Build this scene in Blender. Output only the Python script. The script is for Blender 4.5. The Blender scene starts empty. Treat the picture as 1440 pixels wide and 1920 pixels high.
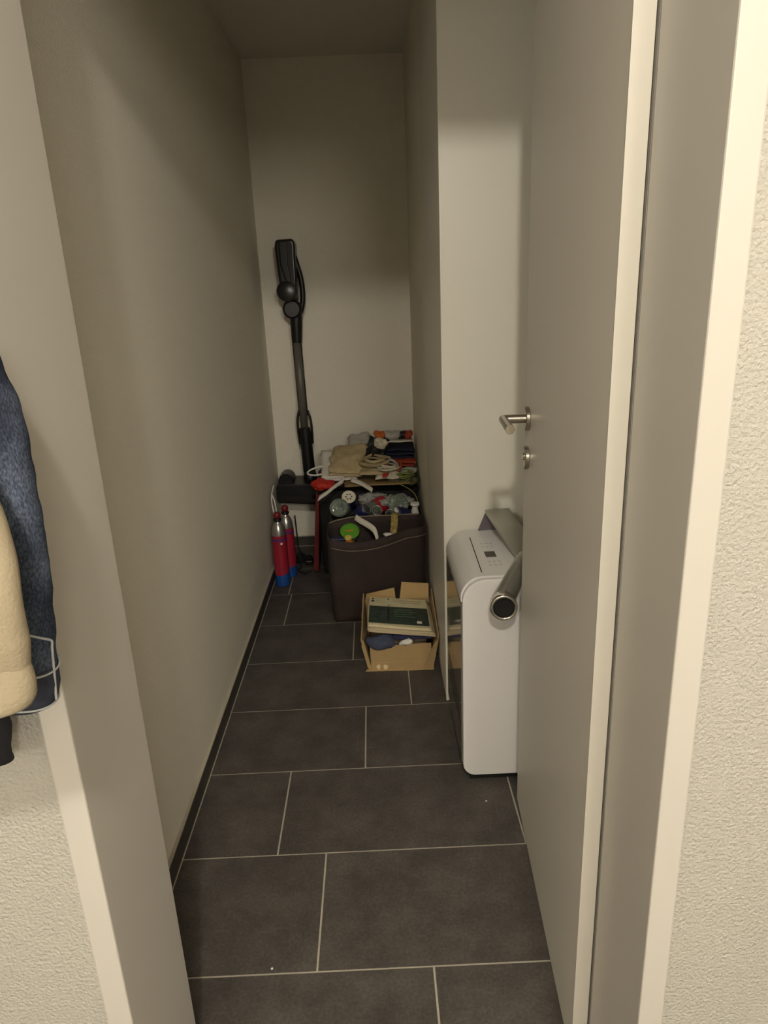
import bpy, bmesh, math, random
from mathutils import Vector, Matrix, noise
random.seed(7)
PI = math.pi
sc = bpy.context.scene
col = sc.collection

# ------------------------------------------------------------------ camera
cam = bpy.data.cameras.new('camera'); camo = bpy.data.objects.new('camera', cam); col.objects.link(camo)
cam.sensor_fit = 'HORIZONTAL'; cam.sensor_width = 36.0; cam.lens = 32.04; cam.clip_start = 0.02
rt = Vector((0.998989, -0.019345, -0.040576)); dn = Vector((-0.044537, -0.303602, -0.951757)); fw = Vector((0.006093, 0.952602, -0.304157))
mw = Matrix((rt, -dn, -fw)).transposed().to_4x4(); mw.translation = Vector((0, 0, 1.3466))
camo.matrix_world = mw
sc.camera = camo

# ------------------------------------------------------------------ light, exposure
sc.view_settings.view_transform = 'Standard'; sc.view_settings.look = 'None'
sc.view_settings.gamma = 1.0; sc.view_settings.use_curve_mapping = False
sc.view_settings.exposure = 0.60
w = bpy.data.worlds.new('world'); sc.world = w; w.use_nodes = True
w.node_tree.nodes['Background'].inputs[0].default_value = (1.0, 0.85, 0.66, 1)
w.node_tree.nodes['Background'].inputs[1].default_value = 0.05
def lamp(name, loc, energy, radius, colour=(1.0, 0.935, 0.83)):
    l = bpy.data.lights.new(name, 'POINT'); l.energy = energy; l.shadow_soft_size = radius; l.color = colour
    o = bpy.data.objects.new(name, l); o.location = loc; col.objects.link(o)
lamp('hall_lamp_light', (0.0, -0.60, 2.355), 50.0, 0.045)          # ceiling lamp of the hall
lamp('fill_right_light', (0.80, -2.4, 2.22), 96.0, 0.26)            # added unseen fill, brightens the closet depth and left wall
lamp('fill_left_light', (-1.1, -2.3, 1.95), 46.0, 0.22)  # second added fill, from the left for door leaf and right lining

# ------------------------------------------------------------------ materials
def s2l(c):
    return tuple(((v / 12.92) if v <= 0.04045 else ((v + 0.055) / 1.055) ** 2.4) for v in c)
def mat(name, rgb, rough=0.6, metal=0.0, trans=0.0, spec=0.5, bump=None, mottle=None, coat=0.0, ior=1.45, sheen=0.0):
    """rgb 0..255 sRGB; bump=(scale, distance, detail); mottle=(scale, amount)"""
    m = bpy.data.materials.new(name); m.use_nodes = True
    nt = m.node_tree; b = nt.nodes['Principled BSDF']
    c = s2l([v / 255 for v in rgb])
    b.inputs['Base Color'].default_value = (*c, 1); b.inputs['Roughness'].default_value = rough
    b.inputs['Metallic'].default_value = metal; b.inputs['Transmission Weight'].default_value = trans
    b.inputs['Specular IOR Level'].default_value = spec; b.inputs['Coat Weight'].default_value = coat
    b.inputs['IOR'].default_value = ior; b.inputs['Sheen Weight'].default_value = sheen
    tc = nt.nodes.new('ShaderNodeTexCoord')
    if mottle:
        n = nt.nodes.new('ShaderNodeTexNoise'); n.inputs['Scale'].default_value = mottle[0]; n.inputs['Detail'].default_value = 6
        n.inputs['Roughness'].default_value = 0.65
        nt.links.new(tc.outputs['Object'], n.inputs['Vector'])
        r = nt.nodes.new('ShaderNodeValToRGB'); a = mottle[1]
        r.color_ramp.elements[0].position = 0.3; r.color_ramp.elements[1].position = 0.7
        r.color_ramp.elements[0].color = (*[v * (1 - a) for v in c], 1)
        r.color_ramp.elements[1].color = (*[min(1, v * (1 + a)) for v in c], 1)
        nt.links.new(n.outputs['Fac'], r.inputs['Fac']); nt.links.new(r.outputs['Color'], b.inputs['Base Color'])
    if bump:
        n = nt.nodes.new('ShaderNodeTexNoise'); n.inputs['Scale'].default_value = bump[0]; n.inputs['Detail'].default_value = bump[2] if len(bump) > 2 else 3
        nt.links.new(tc.outputs['Object'], n.inputs['Vector'])
        bp = nt.nodes.new('ShaderNodeBump'); bp.inputs['Distance'].default_value = bump[1]; bp.inputs['Strength'].default_value = 1.0
        nt.links.new(n.outputs['Fac'], bp.inputs['Height']); nt.links.new(bp.outputs['Normal'], b.inputs['Normal'])
    return m

M = {}
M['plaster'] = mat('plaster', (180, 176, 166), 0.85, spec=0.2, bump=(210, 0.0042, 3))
M['plaster_fine'] = mat('plaster_fine', (232, 226, 210), 0.85, spec=0.2, bump=(240, 0.0028, 3))
M['ceiling'] = mat('ceiling', (218, 214, 202), 0.9, spec=0.2, bump=(120, 0.003, 2))
M['frame'] = mat('frame_paint', (193, 188, 179), 0.38, spec=0.4)
M['leaf'] = mat('leaf_paint', (218, 213, 203), 0.42, spec=0.4)
M['leaf_edge'] = mat('leaf_edge_paint', (196, 191, 179), 0.4, spec=0.4)
M['gap_shade'] = mat('gap_shade', (90, 84, 74), 0.8)
M['cupboard'] = mat('cupboard_white', (226, 222, 208), 0.35, spec=0.4)
M['cupboard_edge'] = mat('cupboard_edge', (232, 228, 214), 0.4)
M['skirt'] = mat('skirting_tile', (66, 62, 57), 0.45, mottle=(9, 0.25))
M['caulk'] = mat('caulk', (176, 168, 150), 0.8)
M['grout'] = mat('grout', (176, 168, 152), 0.9, mottle=(30, 0.12))
M['steel'] = mat('brushed_steel', (178, 170, 158), 0.28, metal=1.0)
M['chrome'] = mat('chrome', (205, 200, 190), 0.12, metal=1.0)
M['galv'] = mat('grey_sheet_metal', (172, 171, 162), 0.30, metal=0.8, mottle=(7, 0.12))
M['galv_dark'] = mat('grey_inside_metal', (118, 112, 116), 0.5, metal=0.4)
M['black'] = mat('black_plastic', (20, 19, 19), 0.38)
M['black_matt'] = mat('black_matt', (12, 12, 12), 0.8)
M['grey_tube'] = mat('grey_tube', (104, 99, 92), 0.45, metal=0.2)
M['smoke'] = mat('smoked_plastic', (28, 26, 25), 0.28, spec=0.5)
M['ac_white'] = mat('ac_white', (222, 219, 216), 0.3, spec=0.5)
M['ac_gloss'] = mat('ac_gloss_panel', (150, 144, 135), 0.09, metal=0.5, spec=0.8)
M['ac_grey'] = mat('ac_print_grey', (188, 186, 182), 0.4)
M['display'] = mat('ac_display', (74, 70, 62), 0.2)

# floor tiles: dark stone look
def tile_mat():
    m = bpy.data.materials.new('stone_tile'); m.use_nodes = True; nt = m.node_tree; b = nt.nodes['Principled BSDF']
    tc = nt.nodes.new('ShaderNodeTexCoord')
    n1 = nt.nodes.new('ShaderNodeTexNoise'); n1.inputs['Scale'].default_value = 9; n1.inputs['Detail'].default_value = 8; n1.inputs['Roughness'].default_value = 0.68
    n2 = nt.nodes.new('ShaderNodeTexNoise'); n2.inputs['Scale'].default_value = 140; n2.inputs['Detail'].default_value = 4; n2.inputs['Roughness'].default_value = 0.7
    for n in (n1, n2): nt.links.new(tc.outputs['Object'], n.inputs['Vector'])
    r1 = nt.nodes.new('ShaderNodeValToRGB'); e = r1.color_ramp.elements
    e[0].position = 0.36; e[0].color = (*s2l((68/255, 64/255, 61/255)), 1); e[1].position = 0.70; e[1].color = (*s2l((92/255, 87/255, 82/255)), 1)
    nt.links.new(n1.outputs['Fac'], r1.inputs['Fac'])
    r2 = nt.nodes.new('ShaderNodeValToRGB'); e = r2.color_ramp.elements
    e[0].position = 0.35; e[0].color = (0.72, 0.72, 0.72, 1); e[1].position = 0.72; e[1].color = (1.3, 1.28, 1.25, 1)
    nt.links.new(n2.outputs['Fac'], r2.inputs['Fac'])
    mx = nt.nodes.new('ShaderNodeMix'); mx.data_type = 'RGBA'; mx.blend_type = 'MULTIPLY'; mx.inputs['Factor'].default_value = 1
    nt.links.new(r1.outputs['Color'], mx.inputs['A']); nt.links.new(r2.outputs['Color'], mx.inputs['B'])
    nt.links.new(mx.outputs['Result'], b.inputs['Base Color'])
    b.inputs['Roughness'].default_value = 0.55; b.inputs['Specular IOR Level'].default_value = 0.35
    bp = nt.nodes.new('ShaderNodeBump'); bp.inputs['Distance'].default_value = 0.0006
    nt.links.new(n2.outputs['Fac'], bp.inputs['Height']); nt.links.new(bp.outputs['Normal'], b.inputs['Normal'])
    return m
M['tile'] = tile_mat()

# ------------------------------------------------------------------ mesh helpers
def obj(name, bm, m, parent=None, smooth=False, bevel=0.0, solid=0.0, sub=0, seg=2):
    me = bpy.data.meshes.new(name); bmesh.ops.recalc_face_normals(bm, faces=bm.faces[:]); bm.to_mesh(me); bm.free()
    o = bpy.data.objects.new(name, me); col.objects.link(o)
    ms = m if isinstance(m, (list, tuple)) else [m]
    for x in ms: me.materials.append(M[x] if isinstance(x, str) else x)
    if smooth:
        for p in me.polygons: p.use_smooth = True
    if solid:
        d = o.modifiers.new('solid', 'SOLIDIFY'); d.thickness = solid; d.offset = 0
    if bevel:
        d = o.modifiers.new('bevel', 'BEVEL'); d.width = bevel; d.segments = seg; d.limit_method = 'ANGLE'; d.angle_limit = 0.6
    if sub:
        d = o.modifiers.new('sub', 'SUBSURF'); d.levels = sub; d.render_levels = sub
    if parent:
        o.parent = parent
    return o
def struct(name, bm, m, parent=None, **k):
    o = obj(name, bm, m, parent, **k)
    if parent is None: o['kind'] = 'structure'
    return o
def empty(name, loc, label, cat, group=None):
    o = bpy.data.objects.new(name, None); col.objects.link(o); o.empty_display_size = 0.05
    o.location = loc; o['label'] = label; o['category'] = cat
    if group: o['group'] = group
    return o
def tag(o, label, cat, group=None):
    o['label'] = label; o['category'] = cat
    if group: o['group'] = group
    return o
def attach(root):
    """children were modelled in world coordinates: keep them there under the root"""
    for c in list(bpy.data.objects):
        if c.parent == root:
            c.location = c.location - root.location
def bx(bm, x0, x1, y0, y1, z0, z1, mi=0):
    v = [bm.verts.new((x, y, z)) for z in (z0, z1) for y in (y0, y1) for x in (x0, x1)]
    for f in ((0, 1, 3, 2), (4, 6, 7, 5), (0, 4, 5, 1), (2, 3, 7, 6), (0, 2, 6, 4), (1, 5, 7, 3)):
        bm.faces.new([v[i] for i in f]).material_index = mi
    return v
def box(*a):
    bm = bmesh.new(); bx(bm, *a); return bm
def frame_of(d):
    d = d.normalized(); a = Vector((0, 0, 1)) if abs(d.z) < 0.9 else Vector((1, 0, 0))
    u = d.cross(a).normalized(); return u, d.cross(u).normalized()
def tube(bm, pts, rad, n=12, cap=True, mi=0, flat=1.0, up=None):
    pts = [Vector(p) for p in pts]; N = len(pts)
    if not hasattr(rad, '__len__'): rad = [rad] * N
    rings = []; pu = None
    for i, p in enumerate(pts):
        d = (pts[min(i + 1, N - 1)] - pts[max(i - 1, 0)]).normalized()
        if up is not None: u = (Vector(up) - d * d.dot(Vector(up))).normalized()
        elif pu is None: u, _ = frame_of(d)
        else: u = (pu - d * d.dot(pu)).normalized()
        pu = u; v = d.cross(u)
        rings.append([bm.verts.new(p + (u * math.cos(2 * PI * k / n) + v * flat * math.sin(2 * PI * k / n)) * rad[i]) for k in range(n)])
    for a, b in zip(rings, rings[1:]):
        for k in range(n):
            bm.faces.new((a[k], a[(k + 1) % n], b[(k + 1) % n], b[k])).material_index = mi
    if cap:
        bm.faces.new(rings[0][::-1]).material_index = mi; bm.faces.new(rings[-1]).material_index = mi
    return rings
def spline(pts, n=8):
    pts = [Vector(p) for p in pts]; out = []
    P = [pts[0]] + pts + [pts[-1]]
    for i in range(1, len(P) - 2):
        a, b, c, d = P[i - 1:i + 3]
        for k in range(n):
            t = k / n
            out.append(0.5 * ((2 * b) + (c - a) * t + (2 * a - 5 * b + 4 * c - d) * t * t + (3 * b - a - 3 * c + d) * t ** 3))
    out.append(pts[-1]); return out
def lathe(bm, prof, c=(0, 0, 0), axis=(0, 0, 1), n=28, mi=0, cap=True):
    c = Vector(c); ax = Vector(axis).normalized(); u, v = frame_of(ax)
    rings = [[bm.verts.new(c + ax * z + (u * math.cos(2 * PI * k / n) + v * math.sin(2 * PI * k / n)) * max(r, 1e-4)) for k in range(n)] for r, z in prof]
    for a, b in zip(rings, rings[1:]):
        for k in range(n): bm.faces.new((a[k], a[(k + 1) % n], b[(k + 1) % n], b[k])).material_index = mi
    if cap:
        bm.faces.new(rings[0][::-1]).material_index = mi; bm.faces.new(rings[-1]).material_index = mi
    return rings
def prism(bm, poly, axis, a0, a1, mi=0):
    """extrude a polygon; axis 'y': poly is (x,z); 'x': (y,z); 'z': (x,y)"""
    def P(p, t): return {'y': (p[0], t, p[1]), 'x': (t, p[0], p[1]), 'z': (p[0], p[1], t)}[axis]
    A = [bm.verts.new(P(p, a0)) for p in poly]; B = [bm.verts.new(P(p, a1)) for p in poly]
    n = len(poly)
    for k in range(n): bm.faces.new((A[k], A[(k + 1) % n], B[(k + 1) % n], B[k])).material_index = mi
    bm.faces.new(A[::-1]).material_index = mi; bm.faces.new(B).material_index = mi
def arc(cx, cz, r, a0, a1, n=8):
    return [(cx + r * math.cos(math.radians(a0 + (a1 - a0) * k / n)), cz + r * math.sin(math.radians(a0 + (a1 - a0) * k / n))) for k in range(n + 1)]
def jitter(bm, amp, scale, seed=0.0, keep_z=False):
    for v in bm.verts:
        n = noise.noise_vector(v.co * scale + Vector((seed, seed * 1.7, -seed)))
        if keep_z: n.z = 0
        v.co += n * amp
def cloth_slab(corners, th, nx=14, ny=10, amp=0.006, scale=30, seed=0, layers=1, dome=0.0):
    """a soft folded slab over four top corners (TL, TR, BR, BL); layers give the folded edge"""
    bm = bmesh.new(); TL, TR, BR, BL = [Vector(c) for c in corners]
    for L in range(layers):
        t0 = th * (L / layers); t1 = th * ((L + 0.82) / layers) if layers > 1 else th
        top = []; bot = []
        sh = Vector((random.uniform(-.006, .006), random.uniform(-.006, .006), 0)) if L else Vector((0, 0, 0))
        for j in range(ny + 1):
            rt_, rb = [], []
            for i in range(nx + 1):
                u, v = i / nx, j / ny
                p = (TL * (1 - u) + TR * u) * (1 - v) + (BL * (1 - u) + BR * u) * v + sh
                e = (min(u, 1 - u) * nx, min(v, 1 - v) * ny); ed = min(1, min(e))
                p = p + Vector((0, 0, dome * math.sin(PI * u) * math.sin(PI * v)))
                nn = noise.noise_vector(p * scale + Vector((seed, L * 3.1, seed)))
                q = p + nn * amp
                r = (t1 - t0) * 0.5
                rt_.append(bm.verts.new(q - Vector((0, 0, t0 + (0 if ed else r * .7)))))
                rb.append(bm.verts.new(q - Vector((0, 0, t1 - (0 if ed else r * .7)))))
            top.append(rt_); bot.append(rb)
        for j in range(ny):
            for i in range(nx):
                bm.faces.new((top[j][i], top[j + 1][i], top[j + 1][i + 1], top[j][i + 1]))
                bm.faces.new((bot[j][i], bot[j][i + 1], bot[j + 1][i + 1], bot[j + 1][i]))
        for i in range(nx):
            for j in (0, ny): bm.faces.new((top[j][i], top[j][i + 1], bot[j][i + 1], bot[j][i]))
        for j in range(ny):
            for i in (0, nx): bm.faces.new((top[j][i], top[j + 1][i], bot[j + 1][i], bot[j][i]))
    return bm
def blob(c, r, seed=0, amp=0.25, scale=18, sub=3):
    bm = bmesh.new(); bmesh.ops.create_icosphere(bm, subdivisions=sub, radius=1.0)
    c = Vector(c); r = Vector(r)
    for v in bm.verts:
        n = v.co.normalized(); p = Vector((n.x * r.x, n.y * r.y, n.z * r.z))
        k = 1 + amp * noise.noise((p + c) * scale + Vector((seed, 0, seed))) + amp * .5 * abs(noise.noise((p + c) * scale * 2.3 + Vector((0, seed, 0))))
        v.co = c + p * k
    return bm
def band(pts, width_dir, w, th=0.0016, n=6):
    """a ribbon following pts, w wide along width_dir"""
    bm = bmesh.new(); P = spline(pts, n); wd = Vector(width_dir).normalized() * (w / 2)
    L = []
    for i, p in enumerate(P):
        d = (P[min(i + 1, len(P) - 1)] - P[max(i - 1, 0)]).normalized(); nn = d.cross(wd).normalized() * (th / 2)
        L.append([bm.verts.new(p + wd + nn), bm.verts.new(p - wd + nn), bm.verts.new(p - wd - nn), bm.verts.new(p + wd - nn)])
    for a, b in zip(L, L[1:]):
        for k in range(4): bm.faces.new((a[k], a[(k + 1) % 4], b[(k + 1) % 4], b[k]))
    bm.faces.new(L[0][::-1]); bm.faces.new(L[-1]); return bm

# ------------------------------------------------------------------ the setting
H = 2.405
YR = [0.7543 + 0.32 * k for k in range(-8, 10)]          # row joints across the corridor
JX = {-1: 0.0707, 0: -0.1742, 1: -0.2984, 2: -0.0770, 3: 0.0799, 4: -0.1297, 5: -0.4366}
bm = bmesh.new()
bx(bm, -1.6, 1.6, -4.5, 3.72, -0.10, -0.0012, 1)
PW = 0.633; g = 0.0022
for k in range(-8, 9):
    y0 = 1.0743 + 0.32 * k; y1 = y0 + 0.32
    if y0 > 3.7 or y1 < -1.7: continue
    j = JX.get(k, 0.18 - 0.211 * ((k * 2) % 3))
    x = j - PW * 4
    while x < 1.6:
        xa, xb = max(x + g, -1.6), min(x + PW - g, 1.6)
        ya, yb = y0 + g, min(y1 - g, 3.66)
        if xb > xa:
            bx(bm, xa, xb, ya, yb, -0.004, 0.0, 0)
        x += PW
struct('floor', bm, ['tile', 'grout'])

bm = box(-1.6, 1.6, -4.5, 3.76, H, H + 0.1); struct('ceiling', bm, 'ceiling')
struct('wall_left', box(-0.67, -0.55, 0.87, 3.66, 0, H), 'plaster_fine')
struct('wall_back', box(-0.67, 0.80, 3.66, 3.78, 0, H), 'plaster_fine')
bm = bmesh.new()
prism(bm, [(0.202, 2.69), (0.202, 3.66), (0.80, 3.66), (0.80, 0.87), (0.66, 0.87), (0.66, 2.69)], 'z', 0, H)
struct('wall_right', bm, 'plaster_fine')
# wall with the doorway, seen from the hall
bm = bmesh.new()
bx(bm, -1.5, -0.4055, 0.70, 0.87, 0, H); bx(bm, 0.3645, 1.5, 0.70, 0.87, 0, H); bx(bm, -0.4055, 0.3645, 0.70, 0.87, 2.0895, H)
bx(bm, -0.67, -0.4055, 0.87, 0.89, 0, H)
struct('wall_front', bm, 'plaster')
struct('wall_hall_left', box(-1.6, -1.5, -4.5, 0.87, 0, H), 'plaster')
struct('wall_hall_right', box(1.5, 1.6, -4.5, 0.87, 0, H), 'plaster')
struct('wall_hall_rear', box(-1.6, 1.6, -4.6, -4.5, 0, H), 'plaster')

# skirting tiles with pale caulk on top
def skirt(name, a, b, t, into):
    """a->b floor line, into = unit vector into the room"""
    bm = bmesh.new(); a = Vector((*a, 0)); b = Vector((*b, 0)); n = Vector((*into, 0)) * t
    def quad(z0, z1, off, mi):
        p = [a, b, b + n * off, a + n * off]
        lo = [bm.verts.new(q + Vector((0, 0, z0))) for q in p]; hi = [bm.verts.new(q + Vector((0, 0, z1))) for q in p]
        for k in range(4): bm.faces.new((lo[k], lo[(k + 1) % 4], hi[(k + 1) % 4], hi[k])).material_index = mi
        bm.faces.new(lo[::-1]).material_index = mi; bm.faces.new(hi).material_index = mi
    quad(0.0025, 0.056, 1.0, 0); quad(0.056, 0.059, 0.85, 1); quad(0.0, 0.0025, 1.25, 1)
    return struct(name, bm, ['skirt', 'caulk'])
skirt('baseboard_left', (-0.5499, 0.90), (-0.5499, 3.66), 0.010, (1, 0))
skirt('baseboard_back', (-0.5385, 3.6599), (0.202, 3.6599), 0.010, (0, -1))
skirt('baseboard_right', (0.2019, 2.70), (0.2019, 3.648), 0.008, (-1, 0))

# steel door frame
def ushape(bm, x0, x1, y0, y1, zt, t):
    bx(bm, x0 - t, x0, y0, y1, 0, zt + t); bx(bm, x1, x1 + t, y0, y1 if y1 < 0.87 else 0.868, 0, zt + t); bx(bm, x0, x1, y0, y1, zt, zt + t)
bm = bmesh.new()
bx(bm, -0.405, -0.371, 0.688, 0.898, 0.0, 2.089)
bx(bm, 0.330, 0.364, 0.688, 0.869, 0.0, 2.089)
bx(bm, -0.371, 0.330, 0.688, 0.898, 2.055, 2.089)
struct('trim_1', bm, 'frame', bevel=0.0025)

# door leaf, opened into the closet
leaf = bpy.data.objects.new('door_1', None); col.objects.link(leaf); leaf['kind'] = 'structure'
leaf.location = (0.302, 0.877, 0.0)
ang = math.atan2(0.342 - 0.302, 1.55 - 0.877)
leaf.rotation_euler = (0, 0, -ang)                     # local +y runs along the leaf
LL = math.hypot(0.04, 0.673)
obj('door_panel', box(0.0006, 0.040, 0.0012, LL, 0.008, 2.045), 'leaf', leaf, bevel=0.0015)
obj('door_edge', box(0.0, 0.0255, -0.0015, 0.0012, 0.008, 2.045), 'leaf_edge', leaf)
bm = box(0.0262, 0.0285, -0.0035, 0.001, 0.008, 2.045); obj('door_gap_shade', bm, 'gap_shade', leaf)  # dark strip colouring in the shaded gap between door edge and frame
def handle_set(side):
    s = -1 if side < 0 else 1; x0 = 0.0 if side < 0 else 0.040
    yh = LL - 0.050
    bm = bmesh.new(); lathe(bm, [(0.0255, 0.0), (0.0265, 0.001), (0.0265, 0.0075), (0.0245, 0.0095), (0.010, 0.0095)], (x0, yh, 1.070), (s, 0, 0), 40)
    obj('handle_rosette', bm, 'steel', leaf, smooth=False)
    bm = bmesh.new()
    path = [(x0 + s * 0.009, yh, 1.070), (x0 + s * 0.040, yh, 1.070), (x0 + s * 0.056, yh - 0.0, 1.070)]
    tube(bm, path, 0.0098, 20)
    c = bmesh.ops.create_uvsphere(bm, u_segments=20, v_segments=10, radius=0.0098, matrix=Matrix.Translation((x0 + s * 0.056, yh, 1.070)))
    tube(bm, [(x0 + s * 0.056, yh, 1.070), (x0 + s * 0.056, yh - 0.112, 1.068)], 0.0098, 20)
    obj('door_handle', bm, 'steel', leaf, smooth=True).modifiers.new('e', 'EDGE_SPLIT')
    bm = bmesh.new(); lathe(bm, [(0.0078, 0.0), (0.0078, 0.0008), (0.006, 0.0008)], (x0 + s * 0.056, yh - 0.112, 1.068), (0, -1, -0.018), 20)
    obj('handle_end_cap', bm, 'chrome', leaf)
    bm = bmesh.new(); lathe(bm, [(0.0255, 0.0), (0.0265, 0.001), (0.0265, 0.0075), (0.0245, 0.0095), (0.009, 0.0095)], (x0, yh, 0.981), (s, 0, 0), 40)
    obj('key_rosette', bm, 'steel', leaf)
    bm = bmesh.new(); lathe(bm, [(0.0085, 0.0), (0.0085, 0.0015), (0.007, 0.0025)], (x0 + s * 0.0095, yh, 0.984), (s, 0, 0), 20)
    obj('key_cylinder', bm, 'chrome', leaf)
handle_set(-1); handle_set(1)
obj('lock_plate', box(0.011, 0.031, LL - 0.0005, LL + 0.0012, 0.93, 1.16), 'steel', leaf)

# tall cupboard that closes the niche
r = empty('tall_cupboard', (0.43, 2.36, 0), 'tall smooth white built-in cupboard reaching the ceiling behind the white portable air conditioner', 'cupboard')
obj('side_panel', box(0.2040, 0.655, 2.043, 2.061, 0.004, H - 0.002), 'cupboard', r)
obj('edge_band', box(0.2005, 0.2036, 2.041, 2.061, 0.004, H - 0.002), 'cupboard_edge', r)
obj('door', box(0.2005, 0.2185, 2.0635, 2.686, 0.012, H - 0.004), 'leaf', r, bevel=0.001)
obj('carcass', box(0.2195, 0.655, 2.0615, 2.688, 0.004, H - 0.004), 'cupboard', r)
attach(r)

# ------------------------------------------------------------------ portable air conditioner
def rrect(x0, x1, z0, z1, r_tl, r_bl, r_br, r_tr, n=8):
    return (arc(x0 + r_bl, z0 + r_bl, r_bl, 180, 270, n) + arc(x1 - r_br, z0 + r_br, r_br, 270, 360, n)
            + arc(x1 - r_tr, z1 - r_tr, r_tr, 0, 90, n) + arc(x0 + r_tl, z1 - r_tl, r_tl, 90, 180, n))
AX0, AX1, AY0, AY1, AZ = 0.206, 0.505, 1.632, 2.030, 0.628
ac = empty('portable_air_conditioner', (0.355, 1.83, 0), 'white portable air conditioner with glossy grey front standing between the door and the cupboard', 'air conditioner')
def offset(poly, d, cx, cz):
    out = []
    for x, z in poly:
        out.append((x + (d if x < cx else -d), z + (d if z < cz else -d)))
    return out
prof = rrect(AX0, AX1, 0.022, AZ, 0.062, 0.036, 0.036, 0.05)
inner = rrect(AX0 + 0.004, AX1 - 0.004, 0.026, AZ - 0.004, 0.058, 0.032, 0.032, 0.046)
bm = bmesh.new(); prism(bm, inner, 'y', AY0 + 0.016, AY1 - 0.016); obj('body', bm, 'ac_white', ac, smooth=False, bevel=0.001)
bm = bmesh.new(); prism(bm, prof, 'y', AY0, AY0 + 0.018); obj('side_panel', bm, 'ac_white', ac, bevel=0.0035, seg=3)
bm = bmesh.new(); prism(bm, prof, 'y', AY1 - 0.018, AY1); obj('side_panel', bm, 'ac_white', ac, bevel=0.0035, seg=3)
# white hood that curves over the front edge
th = 0.003
outer = arc(AX0 + 0.0575, AZ - 0.0575, 0.0605, 192, 90, 10) + [(AX1 - 0.10, AZ + 0.003)]
inn = [(x + (0.0 if i else 0), z) for i, (x, z) in enumerate([(AX1 - 0.10, AZ - 0.004)] + arc(AX0 + 0.0575, AZ - 0.0575, 0.0535, 90, 192, 10))]
bm = bmesh.new(); prism(bm, outer + inn, 'y', AY0 + 0.019, AY1 - 0.019); obj('top_cover', bm, 'ac_white', ac, bevel=0.0008)
bm = box(AX0 - 0.0025, AX0 + 0.006, AY0 + 0.019, AY1 - 0.019, 0.055, AZ - 0.074)
fp = obj('front_panel', bm, 'ac_gloss', ac, bevel=0.0015); fp['label'] = 'grey glossy mirror-like front panel'
bm = bmesh.new()
for k in range(5):
    z = 0.16 + k * 0.018; bx(bm, AX0 - 0.0032, AX0 - 0.0024, AY0 + 0.05, AY1 - 0.05, z, z + 0.003)
obj('air_grille', bm, 'black', ac)
bm = bmesh.new(); prism(bm, [(0.262, 1.677), (0.2645, 1.676), (0.2705, 1.950), (0.268, 1.951)], 'z', AZ + 0.0028, AZ + 0.0034); obj('lid_slot', bm, 'black_matt', ac)
obj('display', box(0.292, 0.322, 1.782, 1.825, AZ + 0.0028, AZ + 0.0036), 'display', ac)
for y0 in (1.712, 1.852):
    for i in range(3):
        for j in range(2):
            x = 0.298 + i * 0.014 - 0.003; y = y0 + 0.012 + j * 0.026
            bm = bmesh.new(); lathe(bm, [(0.0042, 0), (0.0042, 0.0004)], (x, y, AZ + 0.0029), n=12); obj('touch_button', bm, 'ac_grey', ac)
bm = bmesh.new(); prism(bm, [(0.279, 1.69), (0.340, 1.69), (0.345, 1.945), (0.283, 1.945)], 'z', AZ + 0.0029, AZ + 0.0032); 
obj('control_panel', bm, mat('ac_control', (224, 222, 218), 0.35), ac)
bm = bmesh.new(); lathe(bm, [(0.046, 0), (0.046, 0.002), (0.043, 0.0028)], (0.315, AY0 + 0.0005, 0.552), (0, -1, 0), 36); obj('hose_port_cover', bm, 'ac_white', ac)
obj('base', box(AX0 + 0.02, AX1 - 0.02, AY0 + 0.008, AY1 - 0.012, 0.006, 0.026), 'black_matt', ac)
for cx in (AX0 + 0.045, AX1 - 0.045):
    for cy in (AY0 + 0.05, AY1 - 0.05):
        bm = bmesh.new(); lathe(bm, [(0.011, -0.008), (0.0125, -0.006), (0.0125, 0.006), (0.011, 0.008)], (cx, cy, 0.0125), (1, 0, 0), 16); obj('caster', bm, 'black', ac)
attach(ac)

# grey sheet metal extraction duct: flat channel that bends down into a round spout
du = empty('metal_duct', (0.36, 1.83, AZ), 'grey sheet metal duct with round chrome spout lying on top of the white air conditioner', 'duct')
bm = bmesh.new()
a = Vector((0.3235, 2.000, 0.702)); b = Vector((0.372, 1.735, 0.645)); wv = Vector((0.075, 0.006, 0.0)); up = Vector((0, 0.012, 0.0) ); t = Vector((0.0, 0.003, -0.013))
v = [bm.verts.new(p) for p in (a, a + wv, b + wv, b, a + t, a + wv + t, b + wv + t, b + t)]
for f in ((0, 1, 2, 3), (7, 6, 5, 4), (0, 4, 5, 1), (1, 5, 6, 2), (2, 6, 7, 3), (3, 7, 4, 0)): bm.faces.new([v[i] for i in f])
obj('flat_channel', bm, 'galv', du, bevel=0.002)
obj('channel_end', box(0.371, 0.446, 1.7335, 1.7365, 0.6325, 0.640), 'galv_dark', du)
bm = bmesh.new()
p = [Vector((0.302, 2.006, AZ + 0.001)), Vector((0.375, 2.012, AZ + 0.001)), Vector((0.394, 2.006, 0.694)), Vector((0.326, 1.999, 0.694))]
q = [k + Vector((0, 0.004, 0)) for k in p]
A = [bm.verts.new(k) for k in p]; B = [bm.verts.new(k) for k in q]
for k in range(4): bm.faces.new((A[k], A[(k + 1) % 4], B[(k + 1) % 4], B[k]))
bm.faces.new(A); bm.faces.new(B[::-1]); lg = obj('rear_plate', bm, 'galv_dark', du)
bm = bmesh.new()
c1 = Vector((0.2985, 1.545, 0.588)); c0 = Vector((0.386, 1.70, 0.660)); d = (c1 - c0).normalized()
ax = d * 0.30 + Vector((0.02, -1, 0.16)); ax.normalize()
P_ = spline([c0, c0 * 0.55 + (c1 - ax * 0.05) * 0.45, c1 - ax * 0.045, c1 - ax * 0.020, c1 - ax * 0.002], 6)
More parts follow.
